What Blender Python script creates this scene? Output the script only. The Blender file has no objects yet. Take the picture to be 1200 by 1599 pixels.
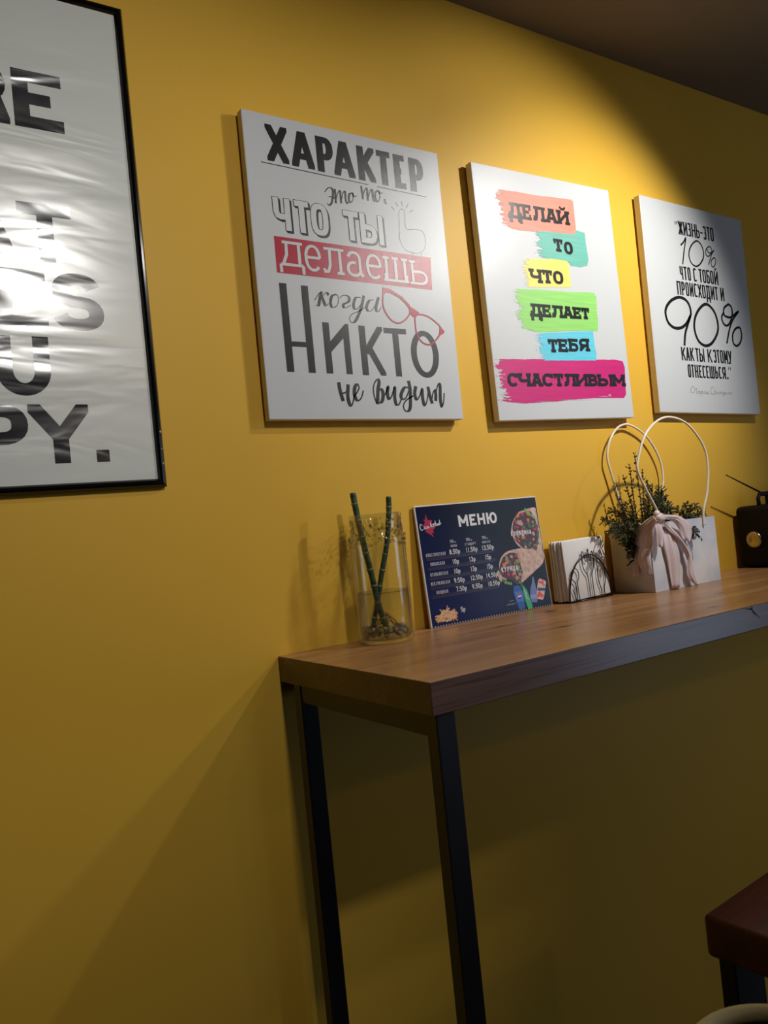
import bpy, bmesh, math, random
from mathutils import Vector, Matrix
R = math.radians
random.seed(7)
scene = bpy.context.scene

# ---------------------------------------------------------------- camera
f_px = 1250.93
cam_d = bpy.data.cameras.new('camera'); cam = bpy.data.objects.new('camera', cam_d)
scene.collection.objects.link(cam); scene.camera = cam
cam_d.sensor_fit = 'VERTICAL'; cam_d.sensor_height = 32.0; cam_d.lens = 32.0*f_px/1599.0
cam_d.clip_start = 0.02
yaw, pitch, roll = 0.5874, 0.0209, -0.1014
F = Vector((math.sin(yaw)*math.cos(pitch), math.cos(yaw)*math.cos(pitch), math.sin(pitch)))
Rt = Vector((math.cos(yaw), -math.sin(yaw), 0)); Up = Rt.cross(F)
R2 = Rt*math.cos(roll)+Up*math.sin(roll); U2 = -Rt*math.sin(roll)+Up*math.cos(roll)
M = Matrix((R2, U2, -F)).transposed().to_4x4(); M.translation = Vector((-0.3471, -1.3935, 1.229))
cam.matrix_world = M

# ---------------------------------------------------------------- world, lamps, exposure
scene.view_settings.view_transform = 'Standard'; scene.view_settings.look = 'None'
scene.view_settings.exposure = 0.0; scene.view_settings.gamma = 1.0
scene.view_settings.use_curve_mapping = False
w = bpy.data.worlds.new('world'); scene.world = w; w.use_nodes = True
bgn = w.node_tree.nodes['Background']; bgn.inputs[0].default_value = (0.75, 0.85, 1.0, 1); bgn.inputs[1].default_value = 0.012

def spot(name, loc, target, power, size, blend, color, radius):
    d = bpy.data.lights.new(name, 'SPOT'); d.energy = power; d.spot_size = R(size); d.spot_blend = blend
    d.color = color; d.shadow_soft_size = radius
    o = bpy.data.objects.new(name, d); scene.collection.objects.link(o); o.location = loc
    o.rotation_euler = (Vector(target)-Vector(loc)).to_track_quat('-Z', 'Y').to_euler(); return o
WARM = (1.0, 0.80, 0.60)
spot('ceiling_spot', (1.48, -0.92, 2.31), (1.03, 0, 1.52), 21, 95, 0.5, (1.0, 0.97, 0.92), 0.02)
spot('ceiling_spot', (1.48, -0.92, 2.31), (1.29, 0, 1.68), 56, 70, 1.0, (1.0, 0.97, 0.92), 0.02)   # the same lamp's reflector beam
spot('ceiling_spot', (0.31, -1.98, 2.40), (-0.36, 0.0, 1.48), 52, 78, 0.9, (1.0, 0.97, 0.92), 0.05)
spot('ceiling_spot', (2.15, -1.60, 2.38), (0.18, 0.0, 1.15), 26, 50, 0.9, (1.0, 0.97, 0.92), 0.045)
spot('ceiling_spot', (1.10, -3.40, 2.40), (1.3, 0.0, 0.8), 7, 120, 0.7, WARM, 0.05)
def area(name, loc, target, power, sx, sy, color):
    d = bpy.data.lights.new(name, 'AREA'); d.shape = 'RECTANGLE'; d.size = sx; d.size_y = sy; d.energy = power; d.color = color
    o = bpy.data.objects.new(name, d); scene.collection.objects.link(o); o.location = loc
    o.rotation_euler = (Vector(target)-Vector(loc)).to_track_quat('-Z', 'Y').to_euler(); return o
area('window_light', (3.3, -2.4, 1.10), (1.5, -.2, 1.1), 10, 0.9, 1.8, (0.62, 0.76, 1.0))

# ---------------------------------------------------------------- helpers
def lin(c):
    return tuple(((x/255.0)/12.92 if x/255.0 <= 0.04045 else ((x/255.0+0.055)/1.055)**2.4) for x in c)
def newmat(name, col=(200, 200, 200), rough=0.5, metal=0.0, spec=0.5, srgb=True):
    m = bpy.data.materials.new(name); m.use_nodes = True
    b = m.node_tree.nodes['Principled BSDF']; c = lin(col) if srgb else col
    b.inputs['Base Color'].default_value = (*c, 1); b.inputs['Roughness'].default_value = rough
    b.inputs['Metallic'].default_value = metal; b.inputs['Specular IOR Level'].default_value = spec
    m.diffuse_color = (*c, 1)
    return m
def nt(m): return m.node_tree, m.node_tree.nodes, m.node_tree.links, m.node_tree.nodes['Principled BSDF']
def add_noise(m, scale=(10, 10, 10), c1=None, c2=None, bump=0.0, detail=4, nscale=1.0, lo=0.35, hi=0.65, bscale=None, dist=0.001):
    t, N, L, b = nt(m)
    tc = N.new('ShaderNodeTexCoord'); mp = N.new('ShaderNodeMapping'); mp.inputs['Scale'].default_value = scale
    L.new(tc.outputs['Object'], mp.inputs['Vector'])
    n = N.new('ShaderNodeTexNoise'); n.inputs['Scale'].default_value = nscale; n.inputs['Detail'].default_value = detail
    L.new(mp.outputs[0], n.inputs['Vector'])
    if c1:
        r = N.new('ShaderNodeValToRGB'); r.color_ramp.elements[0].position = lo; r.color_ramp.elements[1].position = hi
        r.color_ramp.elements[0].color = (*lin(c1), 1); r.color_ramp.elements[1].color = (*lin(c2), 1)
        L.new(n.outputs['Fac'], r.inputs['Fac']); L.new(r.outputs[0], b.inputs['Base Color'])
    if bump:
        src = n
        if bscale:
            src = N.new('ShaderNodeTexNoise'); src.inputs['Scale'].default_value = bscale; src.inputs['Detail'].default_value = 3
            L.new(tc.outputs['Object'], src.inputs['Vector'])
        bp = N.new('ShaderNodeBump'); bp.inputs['Strength'].default_value = bump; bp.inputs['Distance'].default_value = dist
        L.new(src.outputs['Fac'], bp.inputs['Height']); L.new(bp.outputs[0], b.inputs['Normal'])
    return m

class MB:
    def __init__(s): s.bm = bmesh.new()
    def box(s, lo, hi, bevel=0.0, seg=2, mat=None):
        r = bmesh.ops.create_cube(s.bm, size=1.0); vs = r['verts']
        c = (Vector(lo)+Vector(hi))/2; d = Vector(hi)-Vector(lo)
        for v in vs: v.co = Vector((v.co.x*d.x, v.co.y*d.y, v.co.z*d.z))+c
        if bevel:
            es = list({e for v in vs for e in v.link_edges})
            vs = list({v for f in bmesh.ops.bevel(s.bm, geom=es, offset=bevel, segments=seg, profile=0.5, affect='EDGES')['faces'] for v in f.verts})
        if mat is not None:
            for v in vs: v.co = mat @ v.co
        return vs
    def tube(s, path, rad, n=10, closed=False, caps=True):
        P = [Vector(p) for p in path]; m = len(P); rings = []
        rr = rad if isinstance(rad, (list, tuple)) else [rad]*m
        T0 = (P[1]-P[0]).normalized(); ref = Vector((0, 0, 1)) if abs(T0.z) < 0.9 else Vector((1, 0, 0))
        nrm = T0.cross(ref).normalized()
        for i in range(m):
            a = P[(i-1) % m] if (closed or i > 0) else P[i]; b = P[(i+1) % m] if (closed or i < m-1) else P[i]
            T = (b-a).normalized(); nrm = (nrm-T*nrm.dot(T)).normalized(); bn = T.cross(nrm)
            rings.append([s.bm.verts.new(P[i]+(nrm*math.cos(2*math.pi*k/n)+bn*math.sin(2*math.pi*k/n))*rr[i]) for k in range(n)])
        for i in range(m if closed else m-1):
            A, B = rings[i], rings[(i+1) % m]
            for k in range(n): s.bm.faces.new((A[k], A[(k+1) % n], B[(k+1) % n], B[k]))
        if caps and not closed:
            s.bm.faces.new(rings[0][::-1]); s.bm.faces.new(rings[-1])
    def lathe(s, prof, c=(0, 0, 0), n=48, closed=False):
        rings = []
        for r, z in prof:
            if r < 1e-6: rings.append([s.bm.verts.new((c[0], c[1], c[2]+z))])
            else: rings.append([s.bm.verts.new((c[0]+r*math.cos(2*math.pi*k/n), c[1]+r*math.sin(2*math.pi*k/n), c[2]+z)) for k in range(n)])
        for i in range(len(rings)-1+(1 if closed else 0)):
            A, B = rings[i], rings[(i+1) % len(rings)]
            for k in range(n):
                k2 = (k+1) % n
                if len(A) == 1 and len(B) == 1: continue
                if len(A) == 1: s.bm.faces.new((A[0], B[k2], B[k]))
                elif len(B) == 1: s.bm.faces.new((A[k], A[k2], B[0]))
                else: s.bm.faces.new((A[k], A[k2], B[k2], B[k]))
    def poly(s, pts):
        try: return s.bm.faces.new([s.bm.verts.new(p) for p in pts])
        except ValueError: return None
    def blob(s, c, r, sub=1):
        d = bmesh.ops.create_icosphere(s.bm, subdivisions=sub, radius=1.0)
        rv = Vector(r) if isinstance(r, (tuple, list)) else Vector((r, r, r))
        for v in d['verts']: v.co = Vector((v.co.x*rv.x, v.co.y*rv.y, v.co.z*rv.z))+Vector(c)
    def loft(s, A, B, nu=8, bulge=0.0, dirv=(0, -1, 0), thick=0.0008):
        A = smooth(A, 5); B = smooth(B, 5); n = max(len(A), len(B)); A = resample(A, n); B = resample(B, n); g = []
        for i in range(n):
            row = []
            for j in range(nu+1):
                t = j/nu; p = A[i].lerp(B[i], t)
                p = p+Vector(dirv)*(bulge*math.sin(math.pi*t)*math.sin(math.pi*min(1, (i+1)/n*1.3)*0.75)+0.0022*math.sin(t*17+i*0.12))
                row.append(s.bm.verts.new(p))
            g.append(row)
        for i in range(n-1):
            for j in range(nu): s.bm.faces.new((g[i][j], g[i][j+1], g[i+1][j+1], g[i+1][j]))
    def build(s, name, mat, parent=None, smooth_=False, loc=None, kind=None, recalc=True):
        if recalc: bmesh.ops.recalc_face_normals(s.bm, faces=s.bm.faces)
        me = bpy.data.meshes.new(name); s.bm.to_mesh(me); s.bm.free()
        if smooth_:
            for p in me.polygons: p.use_smooth = True
        o = bpy.data.objects.new(name, me); scene.collection.objects.link(o)
        if mat: me.materials.append(mat)
        if parent: o.parent = parent
        if loc: o.location = loc
        if kind: o['kind'] = kind
        return o
def smooth(P, k=6, closed=False):
    P = [Vector(p) for p in P]; n = len(P); out = []
    if n < 3: return [P[0].lerp(P[-1], t/4) for t in range(5)]
    rng = range(n) if closed else range(n-1)
    for i in rng:
        p0 = P[(i-1) % n] if (closed or i > 0) else P[i]; p1 = P[i]; p2 = P[(i+1) % n]
        p3 = P[(i+2) % n] if (closed or i < n-2) else p2
        for t in range(k):
            u = t/k
            out.append(0.5*((2*p1)+(p2-p0)*u+(2*p0-5*p1+4*p2-p3)*u*u+(3*p1-p0-3*p2+p3)*u*u*u))
    if not closed: out.append(P[-1])
    return out
def resample(P, n):
    L = [0]
    for a, b in zip(P, P[1:]): L.append(L[-1]+(b-a).length)
    out = []; j = 0
    for i in range(n):
        t = L[-1]*i/(n-1)
        while j < len(L)-2 and L[j+1] < t: j += 1
        d = L[j+1]-L[j]; out.append(P[j].lerp(P[j+1], (t-L[j])/d if d > 0 else 0))
    return out
def thing(name, label, cat, loc=(0, 0, 0), rot=(0, 0, 0), group=None):
    o = bpy.data.objects.new(name, None); scene.collection.objects.link(o); o.empty_display_size = 0.05
    o.location = loc; o.rotation_euler = rot; o['label'] = label; o['category'] = cat
    if group: o['group'] = group
    return o
def struct(o): o['kind'] = 'structure'; return o
def solid(o, t, off=0):
    m = o.modifiers.new('thickness', 'SOLIDIFY'); m.thickness = t; m.offset = off; return o

# ---------------------------------------------------------------- lettering: flat ink printed on a sheet
# all ink is laid out in millimetres on the sheet (u right, v up) and stacked in hair-thin layers
class Ink:
    def __init__(s, depth=0.0002): s.bm = bmesh.new(); s.base = depth; s.k = 0
    def lay(s): s.k += 1; return -(s.base+(s.k % 60)*4e-6)
    def poly(s, pts, y=None):
        y = s.lay() if y is None else y
        c = []
        for p in pts:
            if not c or (abs(p[0]-c[-1][0])+abs(p[1]-c[-1][1])) > 1e-3: c.append(p)
        if len(c) > 2 and abs(c[0][0]-c[-1][0])+abs(c[0][1]-c[-1][1]) < 1e-3: c.pop()
        if len(c) < 3: return
        a = sum(c[i][0]*c[(i+1) % len(c)][1]-c[(i+1) % len(c)][0]*c[i][1] for i in range(len(c)))
        if a < 0: c = c[::-1]
        f = s.bm.faces.new([s.bm.verts.new((p[0]/1000, y, p[1]/1000)) for p in c])
        f.normal_update()
        if len(c) > 4: bmesh.ops.triangulate(s.bm, faces=[f], ngon_method='EAR_CLIP')
    def strip(s, P, wfun, box=None, closed=False, ext=(True, True)):
        # P: list of (x,y); wfun(dx,dy)->full width
        P = [Vector((p[0], p[1])) for p in P]
        Q = [P[0]]
        for p in P[1:]:
            if (p-Q[-1]).length > 1e-3: Q.append(p)
        if closed and (Q[0]-Q[-1]).length < 1e-3: Q.pop()
        n = len(Q)
        if n < 2: return
        if not closed:
            d = (Q[1]-Q[0]).normalized(); w0 = wfun(d.x, d.y)
            if ext[0]: Q[0] = Q[0]-d*(w0*0.5 if box is None else w0*1.2)
            d = (Q[-1]-Q[-2]).normalized(); w0 = wfun(d.x, d.y)
            if ext[1]: Q[-1] = Q[-1]+d*(w0*0.5 if box is None else w0*1.2)
        Lf, Rg = [], []
        for i in range(n):
            if closed or 0 < i < n-1:
                a = (Q[i]-Q[(i-1) % n]).normalized(); b = (Q[(i+1) % n]-Q[i]).normalized()
            elif i == 0: a = b = (Q[1]-Q[0]).normalized()
            else: a = b = (Q[-1]-Q[-2]).normalized()
            t = (a+b); t = t.normalized() if t.length > 1e-6 else a
            nn = Vector((-t.y, t.x)); cs = max(0.5, nn.dot(Vector((-a.y, a.x))))
            h = wfun(t.x, t.y)*0.5/cs
            Lf.append(Q[i]+nn*h); Rg.append(Q[i]-nn*h)
        y = s.lay()
        for i in range(n if closed else n-1):
            j = (i+1) % n; q = [Lf[i], Lf[j], Rg[j], Rg[i]]
            q = [(p.x, p.y) for p in q]
            if box: q = clip(q, box)
            if len(q) >= 3: s.poly(q, y)
    def build(s, name, mat, parent):
        s.bm.normal_update()
        for f in s.bm.faces:
            if f.normal.y > 0: f.normal_flip()
        me = bpy.data.meshes.new(name); s.bm.to_mesh(me); s.bm.free()
        o = bpy.data.objects.new(name, me); scene.collection.objects.link(o); me.materials.append(mat); o.parent = parent
        return o
def clip(q, b):
    x0, y0, x1, y1 = b
    for ax, lim, sg in ((0, x0, 1), (0, x1, -1), (1, y0, 1), (1, y1, -1)):
        out = []
        for i in range(len(q)):
            a, c = q[i], q[(i+1) % len(q)]; da = (a[ax]-lim)*sg; dc = (c[ax]-lim)*sg
            if da >= 0: out.append(a)
            if (da >= 0) != (dc >= 0):
                t = da/(da-dc); out.append((a[0]+(c[0]-a[0])*t, a[1]+(c[1]-a[1])*t))
        q = out
        if not q: break
    return q
def W2(wv, wh): return lambda dx, dy: math.sqrt((wv*dy)**2+(wh*dx)**2)
def sup(cx, cy, rx, ry, a0, a1, n=14, e=2.3):
    out = []
    for i in range(n+1):
        a = R(a0+(a1-a0)*i/n); c, s_ = math.cos(a), math.sin(a)
        out.append((cx+rx*math.copysign(abs(c)**(2/e), c), cy+ry*math.copysign(abs(s_)**(2/e), s_)))
    return out
def bowl(xl, xr, yb, yt, xm=None, e=2.3, rev=False):      # D-shape opening left
    xm = xm if xm is not None else xl+(xr-xl)*0.45
    p = [(xl, yt)]+sup(xm, (yb+yt)/2, xr-xm, (yt-yb)/2, 90, -90, 12, e)+[(xl, yb)]
    if rev: p = [(xl+xr-x, y) for x, y in p]
    return p
def glyph(ch, e=2.3):
    V = lambda x: [(x, 0), (x, 1)]
    H = lambda y, a=0, b=1: [(a, y), (b, y)]
    O = [('c', sup(.5, .5, .5, .5, 0, 360, 32, e)[:-1])]
    G = {
     'А': [[(0, 0), (.44, 1)], [(1, 0), (.56, 1)], H(.27, .2, .8)], 'В': [V(0), bowl(0, .93, .53, 1, .5), bowl(0, 1, 0, .53, .5)],
     'Б': [V(0), H(1, 0, .92), bowl(0, 1, 0, .58, .5)], 'Г': [V(0), H(1)], 'Е': [V(0), H(1), H(.52, 0, .88), H(0)],
     'Ж': [[(.5, 0), (.5, 1)], [(0, 1), (.42, .5), (0, 0)], [(1, 1), (.58, .5), (1, 0)]],
     'З': [sup(.48, .76, .46, .24, 160, -90, 12, e)+sup(.48, .26, .52, .26, 90, -160, 12, e)],
     'Э': [sup(.45, .5, .55, .5, 150, -150, 20, e), H(.5, .35, .95)],
     'И': [V(0), V(1), [(0, .06), (1, .94)]], 'К': [V(0), [(1, 1), (.12, .45)], [(.3, .58), (1, 0)]],
     'Л': [V(1), H(1, .26, 1), [(.3, 1), (.26, .35), (.16, .05), (0, 0)]], 'Н': [V(0), V(1), H(.5)], 'П': [V(0), V(1), H(1)],
     'М': [V(0), V(1), [(0, 1), (.5, .25)], [(.5, .25), (1, 1)]], 'О': O, 'Р': [V(0), bowl(0, 1, .42, 1, .5)],
     'С': [sup(.5, .5, .5, .5, 38, 322, 24, e)], 'Т': [H(1), V(.5)], 'У': [[(0, 1), (.52, .36)], [(1, 1), (.4, .02), (.05, 0)]],
     'Х': [[(0, 1), (1, 0)], [(1, 1), (0, 0)]], 'Ч': [V(1), [(0, 1), (0, .58), (.12, .44), (.35, .4), (1, .42)]],
     'Ш': [V(0), V(.5), V(1), H(0)], 'Ь': [V(0), bowl(0, 1, 0, .56, .5)], 'Ы': [V(0), bowl(0, .62, 0, .56, .3), V(1)],
     'Я': [V(1), bowl(0, 1, .42, 1, .5, rev=True), [(.55, .42), (0, 0)]], 'Ц': [V(0), V(.86), H(0), [(1, 0), (1, -.12)]],
     'Д': [H(1, .22, .86), [(.86, 1), (.86, 0)], [(.25, 1), (.22, .4), (.08, 0)], H(0), [(0, 0), (0, -.16)], [(1, 0), (1, -.16)]],
     'Щ': [V(0), V(.45), V(.9), H(0), [(1, 0), (1, -.12)]], 'Ю': [V(0), H(.5, 0, .4), ('c', sup(.68, .5, .32, .5, 0, 360, 28, e)[:-1])],
     '-': [[(.0, .45), (1, .45)]], '.': [[(0, 0), (1, 0)]], '0': O, '1': [[(.5, 0), (.5, 1), (.1, .78)]],
     '2': [sup(.5, .7, .5, .3, 165, -20, 12, e)+[(0, 0)], H(0)], '3': [sup(.48, .76, .46, .24, 160, -90, 12, e)+sup(.48, .26, .52, .26, 90, -160, 12, e)],
     '4': [[(.75, 0), (.75, 1)], [(.7, 1), (0, .3)], H(.3)], '5': [[(.9, 1), (.12, 1), (.06, .56)]+sup(.45, .3, .55, .32, 100, -150, 16, e)],
     '7': [[(0, 1), (1, 1), (.35, 0)]], '8': [('c', sup(.5, .76, .42, .24, 0, 360, 20, e)[:-1]), ('c', sup(.5, .26, .5, .26, 0, 360, 20, e)[:-1])],
     '9': [('c', sup(.5, .68, .5, .32, 0, 360, 20, e)[:-1]), [(1, .68), (.9, .3), (.55, 0)]],
     'р': [[(0, -.35), (0, .62)], bowl(0, .9, 0, .62, .4)], 'г': [[(0, 0), (0, .6)], H(.6, 0, .8)],
     'R': [V(0), bowl(0, .95, .45, 1, .55), [(.5, .45), (.86, .36), (1, 0)]], 'S': [sup(.5, .75, .46, .25, 12, 262, 18, e)+sup(.5, .25, .5, .25, 82, -168, 18, e)],
     'U': [[(0, 1), (0, .4)]+sup(.5, .4, .5, .4, 180, 360, 16, 2.0)+[(1, .4), (1, 1)]], 'Y': [[(0, 1), (.5, .42)], [(1, 1), (.5, .42)], [(.5, .45), (.5, 0)]],
     'W': [[(0, 1), (.25, 0)], [(.25, 0), (.5, 1)], [(.5, 1), (.75, 0)], [(.75, 0), (1, 1)]], 'D': [V(0), bowl(0, 1, 0, 1, .4)],
     'F': [V(0), H(1), H(.5, 0, .88)],
     # lower-case typewriter
     'д': [H(1, .25, .85), [(.85, 1), (.85, .12)], [(.3, 1), (.28, .5), (.12, .12)], H(.1, 0, 1), [(0, .1), (0, -.08)], [(1, .1), (1, -.08)]],
     'е': [sup(.5, .5, .5, .5, 2, 318, 22, e), H(.52, 0, 1)], 'л': [[(.85, 1), (.85, 0)], H(1, .2, .95), [(.35, 1), (.32, .3), (.22, .04), (.05, .02), (0, .15)]],
     'а': [[(.05, .78)]+sup(.42, .7, .36, .3, 150, 0, 10, e)+[(.78, .2), (.86, .02), (1, .06)], sup(.4, .28, .4, .28, 75, 360, 18, e)],
     'ш': [V(.08), V(.5), V(.92), H(0)], 'ь': [V(.12), bowl(.12, 1, 0, .55, .55)],
    }
    for a, b in (('A', 'А'), ('E', 'Е'), ('K', 'К'), ('O', 'О'), ('P', 'Р'), ('T', 'Т'), ('H', 'Н'), ('M', 'М')): G[a] = G[b]
    if ch == 'Й': return G['И']
    return G[ch]
def draw(ink, ch, x0, x1, y0, y1, wv, wh=None, e=2.3, serif=0.0, shear=0.0):
    wh = wh or wv; Wd, Hd = x1-x0, y1-y0
    wf = W2(wv, wh); st = glyph(ch, e)
    P = lambda p: (x0+wv/2+p[0]*(Wd-wv), y0+wh/2+p[1]*(Hd-wh))
    box = (x0-0.01, y0-(0.3*Hd if ch in 'ДЦЩдрг' else 0.01), x1+0.01, y1+0.01)
    if ch == '-':
        ink.poly([(x0, y0+Hd*.40), (x1, y0+Hd*.40), (x1, y0+Hd*.40+wh), (x0, y0+Hd*.40+wh)]); return
    if ch == '.':
        ink.poly([(x0, y0), (x1, y0), (x1, y0+(x1-x0)*0.95), (x0, y0+(x1-x0)*0.95)]); return
    ends = []
    for s_ in st:
        if isinstance(s_, tuple): ink.strip([P(p) for p in s_[1]], wf, box, closed=True); continue
        pp = [P(p) for p in s_]
        ex = []
        for p in (s_[0], s_[-1]): ex.append((p[1] in (0, 1) or p[1] < 0) )
        ink.strip(pp, wf, box, ext=(ex[0], ex[1]))
        if serif:
            for p, q in ((s_[0], s_[1]), (s_[-1], s_[-2])): ends.append((p, q))
    if ch == 'Й':
        cx = (x0+x1)/2; r = Wd*0.2
        ink.strip([(cx-r, y1+Hd*.20), (cx-r*.5, y1+Hd*.10), (cx+r*.5, y1+Hd*.10), (cx+r, y1+Hd*.20)], lambda a, b: wh*0.8)
    if serif:
        cnt = {}
        for p, q in ends: cnt[(round(p[0], 2), round(p[1], 2))] = cnt.get((round(p[0], 2), round(p[1], 2)), 0)+1
        sb = (x0-wv*.42, y0-.01, x1+wv*.42, y1+.01)
        for p, q in ends:
            X, Y = P(p); vert = abs(q[1]-p[1])*Hd > abs(q[0]-p[0])*Wd*0.8
            if ch in 'СсеОаЭ': 
                continue
            if vert and p[1] in (0, 1):
                l = serif
                ink.poly(clip([(X-l, Y-wh/2), (X+l, Y-wh/2), (X+l, Y+wh/2), (X-l, Y+wh/2)], sb))
            if not vert and p[1] in (0, 1) and p[0] in (0, 1) and cnt[(round(p[0], 2), round(p[1], 2))] == 1:
                s1 = -1 if p[1] == 1 else 1; hh = wv*0.62; L_ = Hd*.27
                X2 = X
                ink.poly([(X2-hh/2-0, Y), (X2+hh/2, Y), (X2+hh/2, Y+s1*L_), (X2-hh/2, Y+s1*L_)])
        if ch == 'С':
            ink.poly([(x1-wv*.75, y1-Hd*.02), (x1-wv*.05, y1-Hd*.02), (x1, y1-Hd*.36), (x1-wv*.75, y1-Hd*.36)])
def words(ink, rows, wv, wh=None, **k):
    for ch, x0, x1, y0, y1 in rows: draw(ink, ch, x0, x1, y0, y1, wv, wh, **k)
def brush(ink, strokes, wmin, wmax, k=6):
    for st in strokes:
        P = smooth([(p[0], p[1], 0) for p in st], k) if len(st) > 2 else [Vector((*st[0], 0)), Vector((*st[1], 0))]
        P = [(p.x, p.y) for p in P]
        def wf(dx, dy):
            t = max(0.0, -dy); t = t*t*(3-2*t); return wmin+(wmax-wmin)*t
        ink.strip(P, wf)
def cap(text, x, y, cw, ch_, gap, wide={}):       # simple even setting -> rows
    rows = []
    for c in text:
        if c == ' ': x += cw*0.7; continue
        w_ = cw*wide.get(c, 1.0); rows.append((c, x, x+w_, y, y+ch_)); x += w_+gap
    return rows

# measured lettering and outlines, millimetres on each sheet / metres in the room
ROW = {
 'HAR': [('Х',47.4,94.9,507.2,580.0),('А',100.9,152.6,506.2,579.2),('Р',158.8,198.2,505.3,578.5),('А',197.8,248.4,504.5,577.9),('К',256.5,300.0,503.5,577.2),('Т',305.7,340.2,502.7,576.6),('Е',349.2,377.9,502.0,576.0),('Р',389.9,428.3,501.2,575.4)],
 'CHTO': [('Ч',48.3,87.2,371.1,437.0),('Т',94.8,128.5,371.1,437.5),('О',131.2,172.5,371.0,438.0)],
 'TY': [('Т',207.0,244.8,370.0,433.5),('Ы',246.7,306.3,369.0,433.7)],
 'DEL': [('д',52.0,107.6,297.0,351.3),('е',108.6,146.4,296.4,350.5),('л',148.1,200.5,295.9,349.7),('а',205.1,249.3,295.2,348.8),('е',253.0,292.1,294.7,348.1),('ш',295.9,359.7,294.0,347.2),('ь',363.7,411.9,293.3,346.2)],
 'N': [('Н',46.8,110.1,92.8,266.7)],
 'IKTO': [('И',134.6,195.6,92.5,195.1),('К',219.6,277.9,91.7,194.3),('Т',281.6,339.3,91.1,193.7),('О',347.1,421.7,90.4,193.0)],
 'DELAY': [('Д',103.5,145.2,484.8,522.7),('Е',148.7,177.1,485.8,523.1),('Л',182.5,221.7,486.9,523.5),('А',226.9,265.2,488.1,523.9),('Й',267.8,307.1,489.2,524.3)],
 'TO': [('Т',243.0,275.1,417.5,449.6),('О',278.8,310.0,414.2,446.5)],
 'CHTO2': [('Ч',150.3,187.6,332.9,366.6),('Т',191.8,225.7,334.1,367.5),('О',228.2,263.4,335.2,368.3)],
 'DELAET': [('Д',138.4,176.1,249.3,281.3),('Е',178.7,207.0,249.9,281.3),('Л',209.7,247.1,250.5,281.3),('А',249.8,283.5,251.1,281.3),('Е',286.2,313.1,251.6,281.3),('Т',314.5,344.2,252.1,281.3)],
 'TEBYA': [('Т',184.6,217.4,164.1,196.5),('Е',221.0,251.7,166.0,198.4),('Б',257.2,289.4,168.1,200.4),('Я',294.1,328.4,170.1,202.4)],
 'SCH': [('С',39.1,72.7,79.7,111.6),('Ч',74.8,112.1,80.0,111.7),('А',116.2,150.2,80.3,111.8),('С',152.3,189.1,80.6,112.0),('Т',191.3,224.5,80.9,112.1),('Л',226.3,266.0,81.2,112.3),('И',268.8,309.1,81.5,112.4),('В',313.3,345.5,81.8,112.6),('Ы',348.8,402.7,82.1,112.7),('М',404.7,450.1,82.5,112.9)],
 'L1': [('Ж',157.9,180.8,508.9,548.2),('И',182.3,200.3,509.0,548.6),('З',201.9,216.9,509.1,549.0),('Н',219.3,238.0,509.3,549.3),('Ь',240.0,257.7,509.4,549.7),('-',260.5,271.5,509.5,550.0),('Э',274.7,288.6,509.6,550.3),('Т',291.9,306.3,509.7,550.6),('О',308.4,325.0,509.9,550.9)],
 'L2': [('Ч',146.0,160.3,378.5,417.1),('Т',163.4,178.1,378.7,417.5),('О',180.9,195.4,378.9,417.9),('С',207.2,222.3,379.2,418.5),('Т',233.5,248.4,379.5,419.0),('О',250.4,266.7,379.7,419.4),('Б',269.1,285.1,379.9,419.9),('О',287.1,303.6,380.1,420.3),('Й',306.6,325.3,380.3,420.7)],
 'L3': [('П',125.6,143.5,333.4,372.9),('Р',146.6,162.0,333.5,373.0),('О',164.8,180.3,333.6,373.1),('И',183.5,200.0,333.6,373.2),('С',203.1,219.0,333.7,373.3),('Х',221.0,239.0,333.8,373.4),('О',241.0,257.2,333.8,373.5),('Д',259.2,279.6,333.9,373.6),('И',282.4,299.8,334.0,373.7),('Т',301.8,316.8,334.1,373.8),('И',329.3,347.0,334.2,373.9)],
 'L4': [('К',116.2,135.3,147.2,185.3),('А',136.9,153.8,147.3,185.4),('К',155.8,173.3,147.3,185.6),('Т',180.4,195.3,147.3,185.7),('Ы',197.7,221.6,147.4,185.9),('К',236.1,257.1,147.4,186.1),('Э',264.5,278.4,147.5,186.3),('Т',280.5,294.1,147.5,186.4),('О',296.6,313.3,147.5,186.5),('М',315.8,334.3,147.6,186.7),('У',336.0,353.8,147.6,186.8)],
 'L5': [('О',137.9,152.2,100.1,137.5),('Т',154.1,166.6,100.3,137.4),('Н',169.7,185.4,100.4,137.4),('Е',188.6,202.8,100.6,137.4),('С',205.2,219.6,100.7,137.3),('Е',222.0,235.7,100.9,137.3),('Ш',238.1,261.3,101.1,137.2),('Ь',264.2,279.4,101.3,137.1),('С',281.9,296.0,101.4,137.1),('Я',298.9,316.5,101.6,137.1),('.',320.7,327.4,101.7,137.0)],
}
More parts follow.
